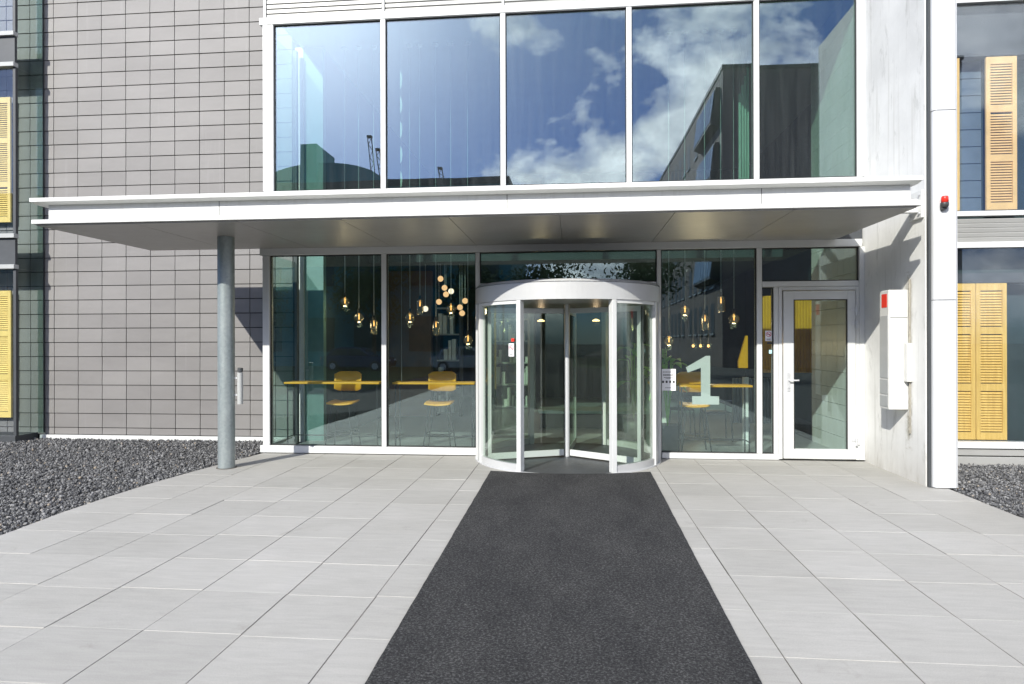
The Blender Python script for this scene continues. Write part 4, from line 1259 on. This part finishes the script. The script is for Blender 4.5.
for zb in (5.7, 12.4, 16.1):
    q = MB().prism([(BX, zb), (BX - 0.60, zb + 0.25), (BX - 0.30, zb + 2.7), (BX, zb + 2.7)], 'y', -33.0, -26.6)
    # prism along y takes (x, z)
    w = q.build('oriel', M['dark_grey'], ob)
    q = MB()
    for k in range(7):
        ya = -32.9 + 0.9 * k
        q.prism([(BX - 0.625, zb + 0.40), (BX - 0.595, zb + 0.40), (BX - 0.335, zb + 2.55), (BX - 0.365, zb + 2.55)], 'y', ya, ya + 0.82)
    q.build('pane', M['oriel_glass'], w)
hl = thing('long_hall', 'long low dark hall across the plaza', 'building', (-25, -30, 0))
MB().box(-70, -4.3, -40, -26, -0.2, 12.6).build('wall', M['hall_clad'], hl)
MB().box(-70, -4.2, -40, -25.9, 12.6, 13.1).build('parapet', M['dark_grey'], hl)
b = MB(); vs = []; fs = []
b.prism([(-18.2 + 4.6 * math.cos(PI * k / 16), 13.1 + 1.7 * math.sin(PI * k / 16)) for k in range(17)], 'y', -39, -27)
b.build('roof_dome', M['hall_clad'], hl)
MB().box(-19.6, -18.4, -30, -26.6, 13.1, 16.0).build('chimney', M['hall_clad'], hl)
b = MB()
for k in range(16):
    b.box(-66 + 3.9 * k, -63.6 + 3.9 * k, -25.99, -25.9, 1.0, 3.4)
    b.box(-66 + 3.9 * k, -63.6 + 3.9 * k, -25.99, -25.9, 5.6, 8.0)
b.build('window_band', M['hall_glass'], hl)

def crane(label, x0, x1, y, z0, z1):
    t = thing('crane', label, 'crane', (x0, y, z0), 'cranes beyond the hall')
    b = MB(); n = 12
    for o_ in (-0.18, 0.18):
        b.tube([(x0 + o_, y, z0), (x1 + o_, y, z1)], 0.05, 5)
    for k in range(n):
        u0 = k / n; u1 = (k + 1) / n; sg_ = 0.18 if k % 2 else -0.18
        b.tube([(x0 + (x1 - x0) * u0 - sg_, y, z0 + (z1 - z0) * u0), (x0 + (x1 - x0) * u1 + sg_, y, z0 + (z1 - z0) * u1)], 0.03, 4)
    b.build('boom', M['dark_grey'], t)
    MB().box(x1 - 0.22, x1 + 0.22, y - 0.2, y + 0.2, z1, z1 + 0.2).build('boom_head', M['dark_grey'], t)
    MB().box(x0 - 0.6, x0 + 0.6, y - 0.8, y + 0.8, -0.1, z0).build('tower', M['dark_grey'], t)
crane('dark lattice crane boom leaning above the hall roof, tallest of the booms', -18.6, -19.3, -41.5, 14.0, 21.2)
crane('dark lattice crane boom leaning above the hall roof, right of the tallest boom', -17.9, -18.8, -42.5, 14.0, 20.3)
crane('short dark crane above the hall roof near the middle', -11.9, -12.5, -41.5, 14.0, 18.0)

def tree(label, x, y, h, seed):
    r = random.Random(seed)
    t = thing('street_tree', label, 'tree', (x, y, 0), 'trees across the plaza')
    tr = MB(); top = Vector((x, y, h * 0.72))
    tr.tube([(x, y, -0.1), (x + 0.05, y, h * 0.3), (x - 0.04, y + 0.05, h * 0.7)], 0.17, 8, True, 0.06)
    cl_ = []
    for k in range(9):
        a = r.uniform(0, 2 * PI); z0 = h * r.uniform(0.28, 0.6)
        e = Vector((x + math.cos(a) * h * r.uniform(0.14, 0.26), y + math.sin(a) * h * r.uniform(0.14, 0.26), z0 + h * r.uniform(0.12, 0.34)))
        tr.tube([(x, y, z0), tuple((Vector((x, y, z0)) + e) / 2 + Vector((0, 0, 0.15))), tuple(e)], 0.06, 6, True, 0.015)
        cl_.append(e)
    cl_.append(top)
    tr.build('trunk', M['bark'], t)
    nl = 3800
    n_ = np.array([cl_[r.randrange(len(cl_))] for _ in range(nl)])
    d = rng.normal(size=(nl, 3)) * np.array([h * 0.085, h * 0.085, h * 0.075])
    ctr = n_ + d
    u = rng.normal(size=(nl, 3)); u /= np.linalg.norm(u, axis=1, keepdims=True)
    w = np.cross(u, rng.normal(size=(nl, 3))); w /= np.linalg.norm(w, axis=1, keepdims=True)
    s = rng.uniform(0.07, 0.16, (nl, 1))
    q = np.stack([ctr - u * s, ctr + w * s * 0.5, ctr + u * s, ctr - w * s * 0.5], 1).reshape(-1, 3)
    lf_ = MB(); lf_._add([tuple(p) for p in q], [(4 * i, 4 * i + 1, 4 * i + 2, 4 * i + 3) for i in range(nl)])
    lf_.build('crown', M['crown'], t)
for k, (x, y, h, l) in enumerate([(-1.2, -19, 7.5, 'leafy tree across the plaza straight opposite the revolving door'), (3.6, -20, 8.0, 'leafy tree across the plaza nearest the brick block'), (-6.5, -22, 7.0, 'leafy tree in front of the dark hall'), (-13, -23, 7.6, 'leafy tree by the middle of the dark hall'), (-21, -22, 6.6, 'leafy tree by the far end of the dark hall')]):
    tree(l, x, y, h, 20 + k)
def car(label, cx, y, paint):
    t = thing('parked_car', label, 'car', (cx, y, -0.09), 'cars parked across the plaza')
    z = -0.09
    side = [(-2.1, 0.30), (-1.75, 0.22), (1.7, 0.22), (2.08, 0.32), (2.12, 0.62), (1.95, 0.80), (1.15, 0.90), (-1.6, 0.95), (-2.05, 0.88), (-2.14, 0.6)]
    b = MB(); b.prism([(cx + p, z + q) for p, q in side], 'y', y - 0.86, y + 0.86)
    b.build('body', paint, t, 0.06, 3)
    top = [(-1.75, 0.92), (1.05, 0.90), (0.35, 1.40), (0.0, 1.45), (-1.05, 1.43), (-1.45, 1.30)]
    b = MB(); b.prism([(cx + p, z + q) for p, q in top], 'y', y - 0.70, y + 0.70)
    cab = b.build('cabin', paint, t, 0.05, 3)
    for sy in (-1, 1):
        for win in ([(-1.45, 0.98), (-0.45, 0.97), (-0.45, 1.36), (-1.0, 1.36), (-1.28, 1.26)], [(-0.36, 0.97), (0.82, 0.96), (0.30, 1.33), (-0.02, 1.37), (-0.36, 1.36)]):
            MB().prism([(cx + p, z + q) for p, q in win], 'y', y + sy * 0.701, y + sy * 0.709).build('side_window', M['hall_glass'], cab)
    for wx in (-1.32, 1.30):
        for sy in (-1, 1):
            w = MB().tube([(cx + wx, y + sy * 0.70, z + 0.31), (cx + wx, y + sy * 0.90, z + 0.31)], 0.31, 24).build('wheel', M['dark_rubber'], t, 0.02)
            MB().tube([(cx + wx, y + sy * 0.901, z + 0.31), (cx + wx, y + sy * 0.915, z + 0.31)], 0.19, 16).build('rim', M['silver'], w)
    for sy in (-1, 1):
        MB().box(cx + 2.02, cx + 2.11, y + sy * 0.66 - 0.16, y + sy * 0.66 + 0.16, z + 0.60, z + 0.72).build('headlight', M['white_paint'], t, 0.02)
        MB().box(cx - 2.13, cx - 2.06, y + sy * 0.70 - 0.12, y + sy * 0.70 + 0.12, z + 0.66, z + 0.82).build('tail_light', M['red'], t, 0.02)
car('silver car parked across the plaza opposite the left window panes', -6.2, -19.5, simple('silver_car_paint', (0.42, 0.44, 0.46), 0.25, 0.5))
car('dark blue car parked across the plaza at the far left', -13.0, -20.0, simple('blue_car_paint', (0.03, 0.06, 0.14), 0.22, 0.2))
car('white car parked across the plaza between two trees', 1.2, -23.5, simple('white_car_paint', (0.7, 0.7, 0.7), 0.25))
for o in bpy.data.objects:
    if '_o' in o: del o['_o']
